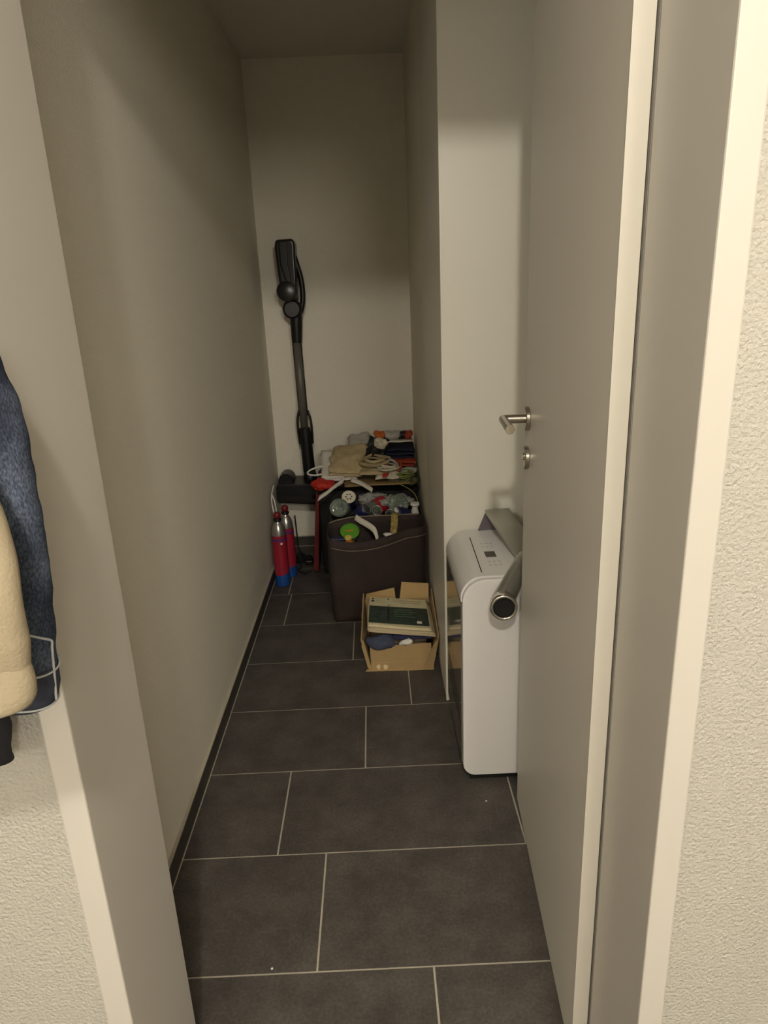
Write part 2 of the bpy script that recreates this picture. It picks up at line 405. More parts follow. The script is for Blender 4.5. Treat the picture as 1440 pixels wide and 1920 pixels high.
tube(bm, P_, [0.021 + 0.0095 * min(1, k / (len(P_) - 1) * 1.6) for k in range(len(P_))], 36, cap=False)
o = obj('round_tube', bm, 'galv', du, smooth=True, solid=0.0015)
bm = bmesh.new(); 
lathe(bm, [(0.0255, -0.030), (0.0335, -0.030), (0.0345, -0.010), (0.0345, -0.002), (0.0325, 0.001), (0.0275, 0.001), (0.0262, -0.002), (0.0255, -0.03)], c1, ax, 44, cap=False)
rm = obj('spout_rim', bm, 'chrome', du, smooth=True); rm['label'] = 'chrome spout rim'
bm = bmesh.new(); lathe(bm, [(0.0258, -0.012), (0.0258, -0.010)], c1, ax, 36); obj('filter_insert', bm, 'black_matt', du)
bm = bmesh.new(); 
bmesh.ops.create_uvsphere(bm, u_segments=16, v_segments=8, radius=0.006, matrix=Matrix.Translation((0.366, 1.742, 0.636)) @ Matrix.Scale(0.6, 4, (1, 0, 0))); obj('rivet', bm, 'chrome', du, smooth=True)
attach(du)

# ------------------------------------------------------------------ cordless stick vacuum on its wall bracket
vc = empty('stick_vacuum', (-0.39, 3.58, 0.33), 'black cordless stick vacuum cleaner hanging upright on the rear wall above the gas cylinders', 'vacuum cleaner')
Yv = 3.55
def vbody(pts_l, pts_r, y0, y1):
    poly = pts_l + pts_r[::-1]; bm = bmesh.new(); prism(bm, poly, 'y', y0, y1); return bm
bm = vbody([(-0.440, 1.612), (-0.447, 1.58), (-0.442, 1.48), (-0.436, 1.39), (-0.425, 1.34)], [(-0.356, 1.614), (-0.349, 1.585), (-0.352, 1.53), (-0.352, 1.44), (-0.362, 1.34)], 3.50, 3.60)
obj('motor_housing', bm, 'smoke', vc, bevel=0.012, seg=4)
bm = vbody([(-0.425, 1.605), (-0.425, 1.50), (-0.405, 1.43), (-0.40, 1.37)], [(-0.385, 1.605), (-0.388, 1.50), (-0.378, 1.44), (-0.380, 1.38)], 3.488, 3.51)
obj('trigger_spine', bm, 'black', vc, bevel=0.006, seg=3)
bm = bmesh.new(); tube(bm, spline([(-0.372, 3.56, 1.575), (-0.352, 3.56, 1.50), (-0.338, 3.56, 1.44), (-0.333, 3.56, 1.38), (-0.337, 3.56, 1.32), (-0.352, 3.56, 1.27)]), 0.0135, 14); obj('handle', bm, 'black', vc, smooth=True)
bm = bmesh.new(); lathe(bm, [(0.040, 0), (0.047, 0.006), (0.047, 0.09), (0.040, 0.094)], (-0.403, 3.573, 1.372), (0.02, -1, 0.05), 40); obj('dust_cup', bm, 'smoke', vc, smooth=True).modifiers.new('e', 'EDGE_SPLIT')
bm = bmesh.new(); tr = [(-0.403 + 0.046 * math.cos(2 * PI * k / 40), 3.478, 1.376 + 0.046 * math.sin(2 * PI * k / 40)) for k in range(41)]; tube(bm, tr, 0.0022, 8); obj('cup_ring', bm, 'black', vc, smooth=True)
bm = bmesh.new(); lathe(bm, [(0.034, 0), (0.046, 0.008), (0.046, 0.07), (0.036, 0.078)], (-0.389, 3.59, 1.290), (0.02, -1, 0.02), 40); obj('filter_housing', bm, 'black', vc, smooth=True).modifiers.new('e', 'EDGE_SPLIT')
bm = bmesh.new(); tube(bm, [(-0.372, Yv, 1.32), (-0.374, Yv, 1.24), (-0.379, Yv, 1.13)], [0.032, 0.031, 0.026], 24); obj('tube_connector', bm, 'black', vc, smooth=True).modifiers.new('e', 'EDGE_SPLIT')
bm = bmesh.new(); tube(bm, [(-0.3795, Yv, 1.135), (-0.374, Yv, 0.70)], 0.0205, 24, flat=1.0); tb = obj('suction_tube', bm, 'grey_tube', vc, smooth=True); tb['label'] = 'grey metal suction tube'
bm = bmesh.new()
for s in (-1, 1): tube(bm, [(-0.3795 + s * 0.0205, Yv - 0.004, 1.134), (-0.374 + s * 0.0205, Yv - 0.004, 0.76)], 0.0035, 8)
obj('tube_rail', bm, 'black', vc, smooth=True)
bm = bmesh.new(); tube(bm, [(-0.373, Yv, 0.695), (-0.371, Yv, 0.62), (-0.366, Yv, 0.46)], [0.029, 0.032, 0.032], 24); obj('lower_tube', bm, 'black', vc, smooth=True).modifiers.new('e', 'EDGE_SPLIT')
for s, dz in ((-1, 0.0), (1, 0.0)):
    bm = bmesh.new(); tube(bm, spline([(-0.374 + s * 0.022, Yv, 0.785 + dz), (-0.373 + s * 0.034, Yv - 0.004, 0.74), (-0.372 + s * 0.036, Yv - 0.004, 0.67), (-0.371 + s * 0.033, Yv, 0.61)]), [0.0062] * 25, 8); obj('accessory_clip', bm, 'black', vc, smooth=True)
bm = bmesh.new(); tube(bm, [(-0.366, Yv, 0.475), (-0.362, 3.545, 0.43), (-0.36, 3.54, 0.39)], [0.030, 0.036, 0.034], 24); obj('swivel_joint', bm, 'black', vc, smooth=True)
bm = bmesh.new(); prism(bm, [(-0.532, 0.318), (-0.540, 0.335), (-0.536, 0.405), (-0.525, 0.418), (-0.330, 0.412), (-0.322, 0.400), (-0.322, 0.305), (-0.328, 0.298)], 'y', 3.46, 3.645); obj('floor_head', bm, 'black', vc, bevel=0.008, seg=3)
bm = bmesh.new(); lathe(bm, [(0.030, 0), (0.040, 0.004), (0.040, 0.105), (0.034, 0.11)], (-0.487, 3.60, 0.425), (0, -1, 0), 30); obj('brush_motor', bm, 'black', vc, smooth=True).modifiers.new('e', 'EDGE_SPLIT')
bm = bmesh.new(); lathe(bm, [(0.018, 0), (0.021, 0.004), (0.021, 0.196), (0.018, 0.20)], (-0.530, 3.462, 0.340), (1, 0, -0.075), 20); obj('brush_roll', bm, mat('brush_fibre', (34, 31, 29), 0.9, bump=(220, 0.004)), vc, smooth=True)
bm = box(-0.410, -0.365, 3.60, 3.6595, 1.28, 1.52); obj('wall_bracket', bm, 'black', vc, bevel=0.006)
attach(vc)

# ------------------------------------------------------------------ gas cylinders and cords by the left wall
M['cyl_red'] = mat('cylinder_red', (150, 34, 52), 0.35)
M['cyl_blue'] = mat('cylinder_blue', (28, 72, 142), 0.35)
M['cyl_ring'] = mat('cylinder_label_blue', (70, 52, 120), 0.4)
M['cyl_metal'] = mat('cylinder_metal', (178, 176, 170), 0.32, metal=0.8)
M['cap_red'] = mat('cap_red', (120, 24, 30), 0.4)
M['white_plastic'] = mat('white_plastic', (225, 222, 214), 0.4)
def cylinder(x, y, z0, label, rot):
    r = empty('gas_cylinder', (x, y, 0), label, 'gas cylinder', None)
    R = 0.0345
    bm = bmesh.new(); lathe(bm, [(0.024, 0.0), (R - .002, 0.004), (R, 0.012), (R, 0.262), (R - .0015, 0.285), (0.027, 0.305), (0.018, 0.320), (0.014, 0.326), (0.014, 0.338)], (0, 0, z0)); obj('flask', bm, 'cyl_metal', r, smooth=True)
    bm = bmesh.new(); lathe(bm, [(R + .0004, 0.003), (R + .0008, 0.012), (R + .0008, 0.075)], (0, 0, z0), cap=False); obj('blue_sleeve', bm, 'cyl_blue', r, smooth=True)
    bm = bmesh.new(); rg = lathe(bm, [(R + .0009, 0.070), (R + .0009, 0.262)], (0, 0, z0), cap=False)
    for k, v_ in enumerate(rg[0]): v_.co.z += 0.012 * math.cos(2 * PI * k / 28 + rot)
    obj('red_label', bm, 'cyl_red', r, smooth=True)
    bm = bmesh.new(); lathe(bm, [(R + .0014, 0.236), (R + .0014, 0.246)], (0, 0, z0), cap=False); obj('label_stripe', bm, 'cyl_ring', r, smooth=True)
    a = rot; bm = bmesh.new(); lathe(bm, [(0.006, 0), (0.006, 0.001)], (math.sin(a) * (R + .001), -math.cos(a) * (R + .001), z0 + 0.224), (math.sin(a), -math.cos(a), 0), 12); obj('label_dot', bm, 'white_plastic', r)
    bm = bmesh.new(); lathe(bm, [(0.017, 0.330), (0.0195, 0.334), (0.0195, 0.342), (0.012, 0.346)], (0, 0, z0)); obj('neck_ring', bm, 'black', r, smooth=True)
    bm = bmesh.new(); lathe(bm, [(0.012, 0.344), (0.016, 0.350), (0.018, 0.364), (0.012, 0.374)], (0, 0, z0)); obj('valve_cap', bm, 'cap_red', r, smooth=True)
cylinder(-0.492, 3.118, 0.0, 'red and blue gas cylinder standing nearest the camera of the pair beside the left wall', 0.4)
cylinder(-0.468, 3.225, 0.0, 'red and blue gas cylinder half hidden behind the front cylinder by the left wall', -0.3)
bm = bmesh.new(); tube(bm, spline([(-0.512, 3.16, 0.352), (-0.524, 3.20, 0.40), (-0.527, 3.24, 0.43), (-0.522, 3.29, 0.46)]), 0.0035, 8); tube(bm, spline([(-0.500, 3.17, 0.352), (-0.512, 3.21, 0.40), (-0.527, 3.24, 0.43)]), 0.0035, 8)
tag(obj('string', bm, 'white_plastic', smooth=True), 'thin white cord looped above the gas cylinders along the left wall', 'cord')
bm = bmesh.new(); pts = []
for k in range(46):
    a = k * 0.62; rr = 0.035 + 0.022 * math.sin(k * 1.3)
    pts.append((-0.412 + rr * 0.8 * math.cos(a), 3.405 + rr * math.sin(a), 0.006 + 0.0006 * k))
pts = [(-0.47, 3.60, 0.20), (-0.465, 3.60, 0.05), (-0.455, 3.56, 0.01)] + pts + [(-0.42, 3.31, 0.006), (-0.45, 3.30, 0.005), (-0.40, 3.24, 0.005), (-0.365, 3.26, 0.005)]
tube(bm, spline(pts, 4), 0.0036, 8); cb = obj('charging_cable', bm, 'black_matt', smooth=True); tag(cb, 'black charging cable lying in a tangle on the tiles below the vacuum', 'cable')
tag(obj('power_adapter', box(-0.405, -0.365, 3.35, 3.41, 0.0, 0.026), 'black', bevel=0.006), 'small black power adapter lying among the tangled charging cable', 'power adapter')

# ------------------------------------------------------------------ fabric recycling bags
M['bag'] = mat('brown_fabric', (50, 38, 34), 0.75, bump=(260, 0.002, 2), mottle=(10, 0.22))
M['bag_dark'] = mat('dark_fabric', (30, 28, 27), 0.8, bump=(200, 0.002, 2))
M['piping'] = mat('piping', (128, 116, 98), 0.7)
M['red_fabric'] = mat('red_fabric', (104, 26, 24), 0.7)
def bag_wall(x0, x1, y0, y1, hf, amp, seed, z0=0.002, taper=0.012, rc=0.014, nz=14):
    per = []
    n = 16
    def side(a, b, m):
        for k in range(m): per.append((a[0] + (b[0] - a[0]) * k / m, a[1] + (b[1] - a[1]) * k / m))
    side((x0 + rc, y0), (x1 - rc, y0), 22); side((x1, y0 + rc), (x1, y1 - rc), 8); side((x1 - rc, y1), (x0 + rc, y1), 22); side((x0, y1 - rc), (x0, y0 + rc), 8)
    bm = bmesh.new(); rows = []; cx, cy = (x0 + x1) / 2, (y0 + y1) / 2
    for j in range(nz + 1):
        t = j / nz; row = []
        for (x, y) in per:
            h = hf(x, y); z = z0 + (h - z0) * t
            k = 1 - taper * 2 * (1 - t)
            px, py = cx + (x - cx) * k, cy + (y - cy) * k
            nn = noise.noise_vector(Vector((px * 7, py * 7 + seed, z * 5))) * amp * (0.25 + math.sin(PI * min(1, t * 1.1)) * 0.9)
            row.append(bm.verts.new((px + nn.x * .4, py + nn.y, z)))
        rows.append(row)
    N = len(per)
    for a, b in zip(rows, rows[1:]):
        for k in range(N): bm.faces.new((a[k], a[(k + 1) % N], b[(k + 1) % N], b[k]))
    bm.faces.new(rows[0][::-1])
    rim = [v.co.copy() for v in rows[-1]]; bott = [v.co.copy() for v in rows[0]]
    return bm, rim, rows
def lerp(a, b, t): return a + (b - a) * max(0, min(1, t))
X0, X1 = -0.226, 0.186
def hfront(x, y):
    u = (x - X0) / (X1 - X0); t = (y - 2.680) / 0.17
    front = 0.383 - 0.028 * math.sin(PI * min(1, u * 1.25)) * (u < .8) + 0.036 * max(0, u - .2) / .8
    back = 0.402 + 0.018 * min(1, u * 4)
    return lerp(front, back, t)
fb = empty('recycling_bag', (-0.02, 2.765, 0), 'dark brown fabric recycling bag with pale piping standing upright behind the cardboard box', 'bag')
bm, rim, rows = bag_wall(X0, X1, 2.680, 2.852, hfront, 0.020, 3)
seam = [v.co.copy() + Vector((0, -0.0035, -0.036)) for v in rows[-1][:23]]
corner = [[r_[k].co.copy() + Vector((-0.002 if k == 0 else 0.002, -0.002, 0)) for r_ in rows] for k in (0, 22)]
obj('fabric_body', bm, 'bag', fb, smooth=True, solid=0.004)
bm = bmesh.new(); tube(bm, rim + [rim[0]], 0.0026, 8, cap=False); obj('rim_piping', bm, 'bag', fb, smooth=True)
bm = bmesh.new(); tube(bm, rim[30:53], 0.0030, 8); ob = obj('divider_piping', bm, 'piping', fb, smooth=True)
bm = bmesh.new()
def wall_y(x, z):
    best = min((v_ for r_ in rowsC for v_ in r_[:23]), key=lambda c: (c.x - x) ** 2 + (c.z - z) ** 2); return best.y
tube(bm, seam, 0.0017, 8); obj('seam_piping', bm, 'piping', fb, smooth=True)
for c in corner:
    bm = bmesh.new(); tube(bm, c, 0.0020, 8); obj('corner_piping', bm, 'bag', fb, smooth=True)
attach(fb)
def hmid(x, y): return 0.392 + 0.014 * noise.noise(Vector((x * 9, y * 9, 1)))
mb = empty('recycling_bag', (-0.02, 3.04, 0), 'brown fabric recycling bag full of empty bottles standing directly behind the front bag', 'bag')
bm, rim, rows = bag_wall(X0 + 0.004, X1 + 0.002, 2.872, 3.205, hmid, 0.010, 9)
obj('fabric_body', bm, 'bag', mb, smooth=True, solid=0.004)
bm = bmesh.new(); tube(bm, rim + [rim[0]], 0.0026, 8, cap=False); obj('rim_piping', bm, 'bag', mb, smooth=True)
attach(mb)
rb = empty('storage_bag', (-0.06, 3.42, 0), 'dark fabric storage bag with red side at the rear wall under the heap of bags', 'bag')
bm, rim, rows = bag_wall(-0.305, 0.190, 3.225, 3.56, lambda x, y: 0.43, 0.012, 21)
obj('fabric_body', bm, 'bag_dark', rb, smooth=True, solid=0.004)
bm = bmesh.new(); prism(bm, [(-0.352, 0.01), (-0.325, 0.01), (-0.296, 0.43), (-0.312, 0.43)], 'y', 3.24, 3.44); jitter(bm, 0.004, 9, 2); rs = obj('red_side', bm, 'red_fabric', rb, bevel=0.003); rs['label'] = 'dull red side panel'
obj('top_cover', box(-0.300, 0.186, 3.222, 3.555, 0.425, 0.435), 'bag_dark', rb)
attach(rb)

# ------------------------------------------------------------------ what sticks out of the bottle bag
M['pet'] = mat('clear_pet', (190, 205, 190), 0.10, trans=0.78, ior=1.35)
M['pet_green'] = mat('green_pet', (60, 110, 60), 0.08, trans=0.8, ior=1.35)
M['dark_glass'] = mat('dark_glass', (14, 18, 14), 0.08, spec=0.8)
M['navy'] = mat('navy_print', (20, 26, 70), 0.4)
M['red_print'] = mat('red_print', (170, 34, 48), 0.4)
M['green_lid'] = mat('green_lid', (88, 148, 44), 0.4)
M['orange_print'] = mat('orange_print', (196, 120, 40), 0.45)
M['yellow_print'] = mat('yellow_print', (205, 180, 90), 0.45)
M['can_metal'] = mat('can_metal', (185, 183, 178), 0.3, metal=0.85)
M['crinkle'] = mat('crinkled_film', (196, 196, 190), 0.22, trans=0.35, bump=(60, 0.01, 3))
def bottle(c, axis, R_, L, label, body='pet', lab=None, cap='white_plastic', name='bottle', capr=0.014, group=None):
    c = Vector(c); ax = Vector(axis).normalized()
    r = empty(name, c, label, 'bottle', group)
    bm = bmesh.new()
    lathe(bm, [(R_ * .45, 0.010), (R_ * .7, 0.0), (R_ * .95, 0.006), (R_, 0.02), (R_ * .97, L * .35), (R_, L * .45), (R_, L * .6), (R_ * .8, L * .75), (R_ * .42, L * .9), (0.013, L * .94), (0.013, L * .97)], (0, 0, 0), ax, 24)
    obj('flask', bm, body, r, smooth=True)
    bm = bmesh.new(); lathe(bm, [(capr, L * .955), (capr + .001, L * .96), (capr + .001, L * 1.0), (capr - .002, L * 1.005)], (0, 0, 0), ax, 20); obj('cap', bm, cap, r, smooth=True)
    if lab:
        bm = bmesh.new(); lathe(bm, [(R_ * 1.015, L * .24), (R_ * 1.015, L * .58)], (0, 0, 0), ax, 24, cap=False); obj('paper_label', bm, lab, r, smooth=True)
    return r
# inside the bag, sinking out of sight
bottle((-0.184, 2.915, 0.445), (0.10, 0.9, -0.30), 0.043, 0.26, 'clear green-tinted bottle lying at the left corner of the bottle bag', 'pet')
bottle((-0.052, 2.960, 0.405), (0.55, 0.55, 0.12), 0.038, 0.17, 'clear bottle with red printed label in the middle of the bottle bag', 'pet', 'red_print', 'yellow_print')
bottle((0.088, 2.925, 0.445), (-0.10, 0.9, -0.25), 0.046, 0.27, 'large crumpled clear bottle on the right side of the bottle bag', 'pet')
bottle((0.151, 2.935, 0.205), (0.03, -0.05, 1), 0.030, 0.245, 'slim bottle with white cap standing in the right corner of the bottle bag', 'white_plastic', None, 'white_plastic', capr=0.0195)
bottle((-0.125, 2.905, 0.392), (0.3, 0.85, -0.2), 0.030, 0.22, 'dark glass bottle lying between the clear bottles', 'dark_glass', None, 'black')
bottle((0.012, 2.97, 0.215), (0.25, -0.25, 0.8), 0.032, 0.235, 'small dark blue labelled bottle right of the red label', 'pet', 'navy', 'white_plastic')
# can seen end-on, with its punched lid
r = empty('tin_can', (-0.138, 2.985, 0.452), 'pale round can lid with small holes on top of the bottles, upper left', 'can')
bm = bmesh.new(); lathe(bm, [(0.029, -0.080), (0.031, -0.076), (0.031, -0.003), (0.030, 0.0)], (0, 0, 0.02), (0.05, -0.72, 0.70)); obj('can_body', bm, 'navy', r, smooth=True)
bm = bmesh.new(); lathe(bm, [(0.0315, 0), (0.0325, 0.003), (0.030, 0.006), (0.027, 0.0045)], (0, 0, 0.02), (0.05, -0.72, 0.70)); obj('lid', bm, mat('cream_lid', (214, 208, 186), 0.4), r, smooth=True)
ax = Vector((0.05, -0.72, 0.70)).normalized(); u, v = frame_of(ax); bm = bmesh.new()
for k in range(6): lathe(bm, [(0.0036, 0), (0.0036, 0.0006)], Vector((0, 0, 0.02)) + ax * 0.0046 + (u * math.cos(k * 1.047) + v * math.sin(k * 1.047)) * 0.013, ax, 10)
obj('lid_holes', bm, 'black_matt', r)
r = empty('drink_can', (-0.095, 2.935, 0.405), 'dark blue and silver drink can tilted beside the pale round lid', 'can')
bm = bmesh.new(); lathe(bm, [(0.024, -0.060), (0.029, -0.054), (0.029, 0.045), (0.024, 0.054)], (0, 0, 0), (0.5, -0.35, 0.45)); obj('can_body', bm, 'navy', r, smooth=True)
bm = bmesh.new(); lathe(bm, [(0.0248, 0.053), (0.0255, 0.056), (0.0235, 0.057), (0.022, 0.054)], (0, 0, 0), (0.5, -0.35, 0.45)); obj('can_end', bm, 'can_metal', r, smooth=True)
r = empty('drink_can', (0.115, 2.925, 0.395), 'blue and silver drink can beside the white-capped bottle', 'can')
bm = bmesh.new(); lathe(bm, [(0.024, -0.060), (0.029, -0.054), (0.029, 0.045), (0.024, 0.054)], (0, 0, 0), (-0.6, -0.30, 0.30)); obj('can_body', bm, 'navy', r, smooth=True)
bm = bmesh.new(); lathe(bm, [(0.0248, 0.053), (0.0255, 0.056), (0.0235, 0.057), (0.022, 0.054)], (0, 0, 0), (-0.6, -0.30, 0.30)); obj('can_end', bm, 'can_metal', r, smooth=True)
tag(obj('plastic_wrapper', blob((0.07, 3.02, 0.432), (0.075, 0.05, 0.028), 3, 0.6, 40, 4), 'crinkle', smooth=True), 'crinkled clear plastic wrapper on top of the bottles, right side', 'wrapper')
tag(obj('plastic_wrapper', blob((-0.035, 3.09, 0.428), (0.06, 0.04, 0.026), 8, 0.6, 36, 4), 'crinkle', smooth=True), 'crinkled clear plastic wrapper behind the red-labelled bottle', 'wrapper')
for (c, rr, lb) in (((-0.012, 2.915, 0.425), 0.022, 'clear cup showing its dark ribbed rim right of the red label'), ((0.045, 2.90, 0.412), 0.020, 'small clear cup lying near the divider, right of centre')):
    r = empty('plastic_cup', c, lb, 'cup')
    ax = Vector((0.1, -0.75, 0.6)).normalized()
    bm = bmesh.new(); lathe(bm, [(rr * .7, -0.06), (rr, 0.0)], (0, 0, 0), ax, 24, cap=False); obj('cup_wall', bm, 'pet', r, smooth=True, solid=0.001)
    bm = bmesh.new(); u, v = frame_of(ax); tube(bm, [(u * math.cos(2 * PI * k / 24) + v * math.sin(2 * PI * k / 24)) * rr for k in range(25)], 0.0018, 6); obj('rim', bm, 'can_metal', r, smooth=True)
# front compartment
r = empty('lidded_tub', (-0.133, 2.775, 0.345), 'small tub with bright green oval lid in the front bag', 'tub')
ax = Vector((0.05, -0.55, 0.80)).normalized()
bm = bmesh.new(); lathe(bm, [(0.028, -0.055), (0.036, 0.0)], (0, 0, 0.035), ax); obj('tub_body', bm, 'pet', r, smooth=True)
bm = bmesh.new(); lathe(bm, [(0.041, 0.0), (0.042, 0.003), (0.040, 0.006), (0.030, 0.0062)], (0, 0, 0.035), ax, 36); obj('lid', bm, 'green_lid', r, smooth=True)
bm = bmesh.new(); u, v = frame_of(ax); p0 = Vector((0, 0, 0.035)) + ax * 0.0068
for s_ in (0.0,):
    vs = [bm.verts.new(p0 + u * a_ + v * b_) for a_, b_ in ((-0.016, -0.004), (0.016, -0.004), (0.016, 0.004), (-0.016, 0.004))]; bm.faces.new(vs)
obj('lid_print', bm, 'orange_print', r)
attachless = None
bottle((-0.128, 2.765, 0.235), (-0.05, -0.32, 0.72), 0.030, 0.16, 'short bottle with orange and yellow wrapper under the green lid', 'orange_print', 'yellow_print', 'yellow_print')
r = empty('dark_carton', (-0.185, 2.745, 0.300), 'dark blue carton with white stripe in the left corner of the front bag', 'carton')
bm = box(-0.030, 0.035, -0.02, 0.02, -0.07, 0.065); obj('carton_body', bm, 'navy', r, bevel=0.003)
bm = bmesh.new(); prism(bm, [(-0.022, 0.058), (0.022, 0.036), (0.022, 0.044), (-0.022, 0.066)], 'y', -0.0212, -0.0202); obj('white_stripe', bm, 'white_plastic', r)
tag(obj('paper_strip', band([(-0.108, 2.835, 0.424), (-0.085, 2.80, 0.418), (-0.060, 2.77, 0.412), (-0.035, 2.735, 0.405), (-0.022, 2.715, 0.392), (-0.014, 2.705, 0.360)], (0.35, 0.5, 0.75), 0.026), mat('white_paper', (222, 216, 200), 0.7), smooth=True), 'crumpled white paper strip hanging from the divider into the front bag', 'paper')
gm = mat('gold_pattern', (168, 146, 84), 0.5, mottle=(70, 0.75))
tag(obj('patterned_ribbon', band([(0.066, 2.865, 0.425), (0.064, 2.840, 0.424), (0.060, 2.80, 0.395), (0.052, 2.775, 0.350)], (1, 0, 0), 0.030, 0.002), gm, smooth=True), 'gold and white patterned strip hanging over the divider on the right', 'ribbon')
tag(obj('paper_scrap', blob((0.030, 2.75, 0.366), (0.020, 0.012, 0.008), 4, 0.5, 60), 'white_plastic', smooth=True), 'small white paper scrap below the gold patterned strip', 'paper')

# ------------------------------------------------------------------ heap of folded bags and cloth on the storage bag
M['beige_cloth'] = mat('beige_cloth', (178, 160, 122), 0.9, bump=(180, 0.002), mottle=(12, 0.12))
M['cream_cloth'] = mat('cream_cloth', (206, 198, 176), 0.9, bump=(180, 0.002), mottle=(12, 0.1))
M['white_film'] = mat('white_film', (212, 206, 194), 0.45, bump=(30, 0.006))
M['navy_cloth'] = mat('navy_cloth', (22, 27, 48), 0.7, bump=(60, 0.004))
M['black_film'] = mat('black_film', (20, 19, 20), 0.4, bump=(40, 0.006))
M['red_cloth'] = mat('red_cloth', (176, 40, 26), 0.7, bump=(60, 0.004))
M['red_blue'] = mat('orange_red_cloth', (158, 58, 34), 0.6, bump=(60, 0.004))
M['blue_cloth'] = mat('blue_cloth', (36, 66, 112), 0.6, bump=(60, 0.004))
M['orange_cloth'] = mat('orange_cloth', (188, 96, 34), 0.6, bump=(60, 0.004))
M['grey_film'] = mat('grey_film', (176, 172, 164), 0.5, bump=(40, 0.006))
M['green_net'] = mat('green_net', (132, 140, 74), 0.7)
M['brown_card'] = mat('brown_card', (140, 116, 76), 0.8)
def T(name, bm, m, label, cat, group=None, **k):
    return tag(obj(name, bm, m, smooth=True, **k), label, cat, group)
T('cardboard_sheet', cloth_slab([(-0.18, 3.36, 0.487), (0.17, 3.36, 0.487), (0.15, 3.09, 0.500), (-0.16, 3.11, 0.492)], 0.010, 14, 10, 0.003, 8), 'brown_card', 'brown cardboard sheet lying under the tangled beige handles', 'cardboard')
T('folded_bag', cloth_slab([(-0.285, 3.42, 0.600), (-0.10, 3.42, 0.600), (-0.10, 3.20, 0.515), (-0.272, 3.20, 0.510)], 0.022, 14, 12, 0.005, 14, 1, 2), 'white_film', 'white plastic carrier bag folded flat at the left of the heap', 'bag')
T('folded_bag', cloth_slab([(-0.222, 3.40, 0.622), (-0.050, 3.41, 0.640), (-0.082, 3.18, 0.536), (-0.240, 3.21, 0.548)], 0.028, 20, 14, 0.015, 24, 5, 2, 0.014), 'beige_cloth', 'beige cotton tote bag folded on top of the white carrier bag', 'bag')
T('folded_bag', cloth_slab([(-0.15, 3.56, 0.655), (-0.035, 3.56, 0.662), (-0.030, 3.42, 0.628), (-0.145, 3.42, 0.615)], 0.05, 12, 8, 0.014, 26, 8), 'grey_film', 'crumpled greyish white plastic bag behind the beige tote', 'bag')
T('folded_bag', cloth_slab([(-0.03, 3.47, 0.660), (0.075, 3.47, 0.665), (0.03, 3.28, 0.615), (-0.085, 3.30, 0.570)], 0.035, 12, 10, 0.018, 34, 11), 'black_film', 'black crumpled plastic bag between the beige tote and the navy bag', 'bag')
T('folded_bag', cloth_slab([(0.03, 3.56, 0.625), (0.188, 3.56, 0.620), (0.192, 3.38, 0.592), (0.035, 3.38, 0.598)], 0.055, 14, 10, 0.006, 16, 14, 3), 'navy_cloth', 'navy blue bag folded in layers below the orange roll', 'bag')
T('folded_bag', cloth_slab([(0.06, 3.54, 0.548), (0.19, 3.54, 0.545), (0.192, 3.32, 0.545), (0.082, 3.32, 0.550)], 0.034, 12, 10, 0.004, 16, 17, 2), 'red_blue', 'orange-red bag folded beneath the navy bag by the right wall', 'bag')
T('folded_bag', cloth_slab([(0.03, 3.54, 0.548), (0.06, 3.54, 0.548), (0.081, 3.315, 0.550), (0.048, 3.315, 0.548)], 0.034, 5, 10, 0.004, 16, 19, 2), 'blue_cloth', 'blue folded bag showing left of the orange-red one', 'bag')
T('folded_bag', cloth_slab([(0.03, 3.52, 0.512), (0.190, 3.52, 0.512), (0.192, 3.27, 0.515), (0.055, 3.27, 0.515)], 0.075, 14, 10, 0.007, 18, 23, 2), 'black_film', 'black bag folded lowest against the right wall of the closet', 'bag')
# rolled orange, white and black bag at the very top
r = empty('rolled_bag', (0.09, 3.45, 0.655), 'rolled orange, white and black bag on the very top of the heap', 'bag')
def roll(x0, x1, rr, m, nm, seed):
    bm = bmesh.new(); n = 10; P = [(x0 + (x1 - x0) * k / n, 0, 0.004 * math.sin(k)) for k in range(n + 1)]
    tube(bm, P, [rr * (0.72 if k in (0, n) else 1) for k in range(n + 1)], 18, flat=0.62, up=(0, 1, 0)); jitter(bm, 0.006, 24, seed); return obj(nm, bm, m, r, smooth=True)
roll(-0.095, -0.048, 0.036, 'orange_cloth', 'orange_section', 1); roll(-0.050, 0.030, 0.037, 'grey_film', 'white_section', 2)
roll(0.026, 0.052, 0.034, 'black_film', 'black_section', 3); roll(0.050, 0.090, 0.033, 'red_blue', 'red_section', 4)
bm = cloth_slab([(-0.080, 0.06, -0.018), (0.088, 0.06, -0.018), (0.092, -0.045, -0.022), (-0.085, -0.045, -0.022)], 0.009, 10, 6, 0.003, 20, 6); obj('white_lining', bm, 'white_film', r, smooth=True)
# red and white cloth hanging at the left front of the heap
T('red_cloth', blob((-0.265, 3.16, 0.488), (0.052, 0.045, 0.024), 5, 0.5, 30, 4), 'red_cloth', 'crumpled red cloth at the left front corner of the heap', 'cloth')
T('white_strap', band([(-0.165, 3.14, 0.508), (-0.200, 3.10, 0.497), (-0.238, 3.06, 0.478), (-0.272, 3.04, 0.462), (-0.283, 3.06, 0.450), (-0.272, 3.09, 0.446)], (0.25, 0.75, 0.65), 0.030, 0.003), 'white_film', 'wide white strap draped below the red cloth', 'strap')
T('white_strap', band([(-0.130, 3.14, 0.512), (-0.085, 3.10, 0.505), (-0.045, 3.06, 0.490), (-0.030, 3.045, 0.482)], (0.2, 0.8, 0.5), 0.026, 0.003), 'white_film', 'white strap running down from the heap towards the bottles', 'strap')
bm = bmesh.new(); tube(bm, spline([(-0.262, 3.30, 0.545), (-0.300, 3.28, 0.545), (-0.338, 3.27, 0.532), (-0.343, 3.25, 0.521), (-0.315, 3.24, 0.516), (-0.285, 3.24, 0.518), (-0.255, 3.26, 0.524)]), 0.0042, 8)
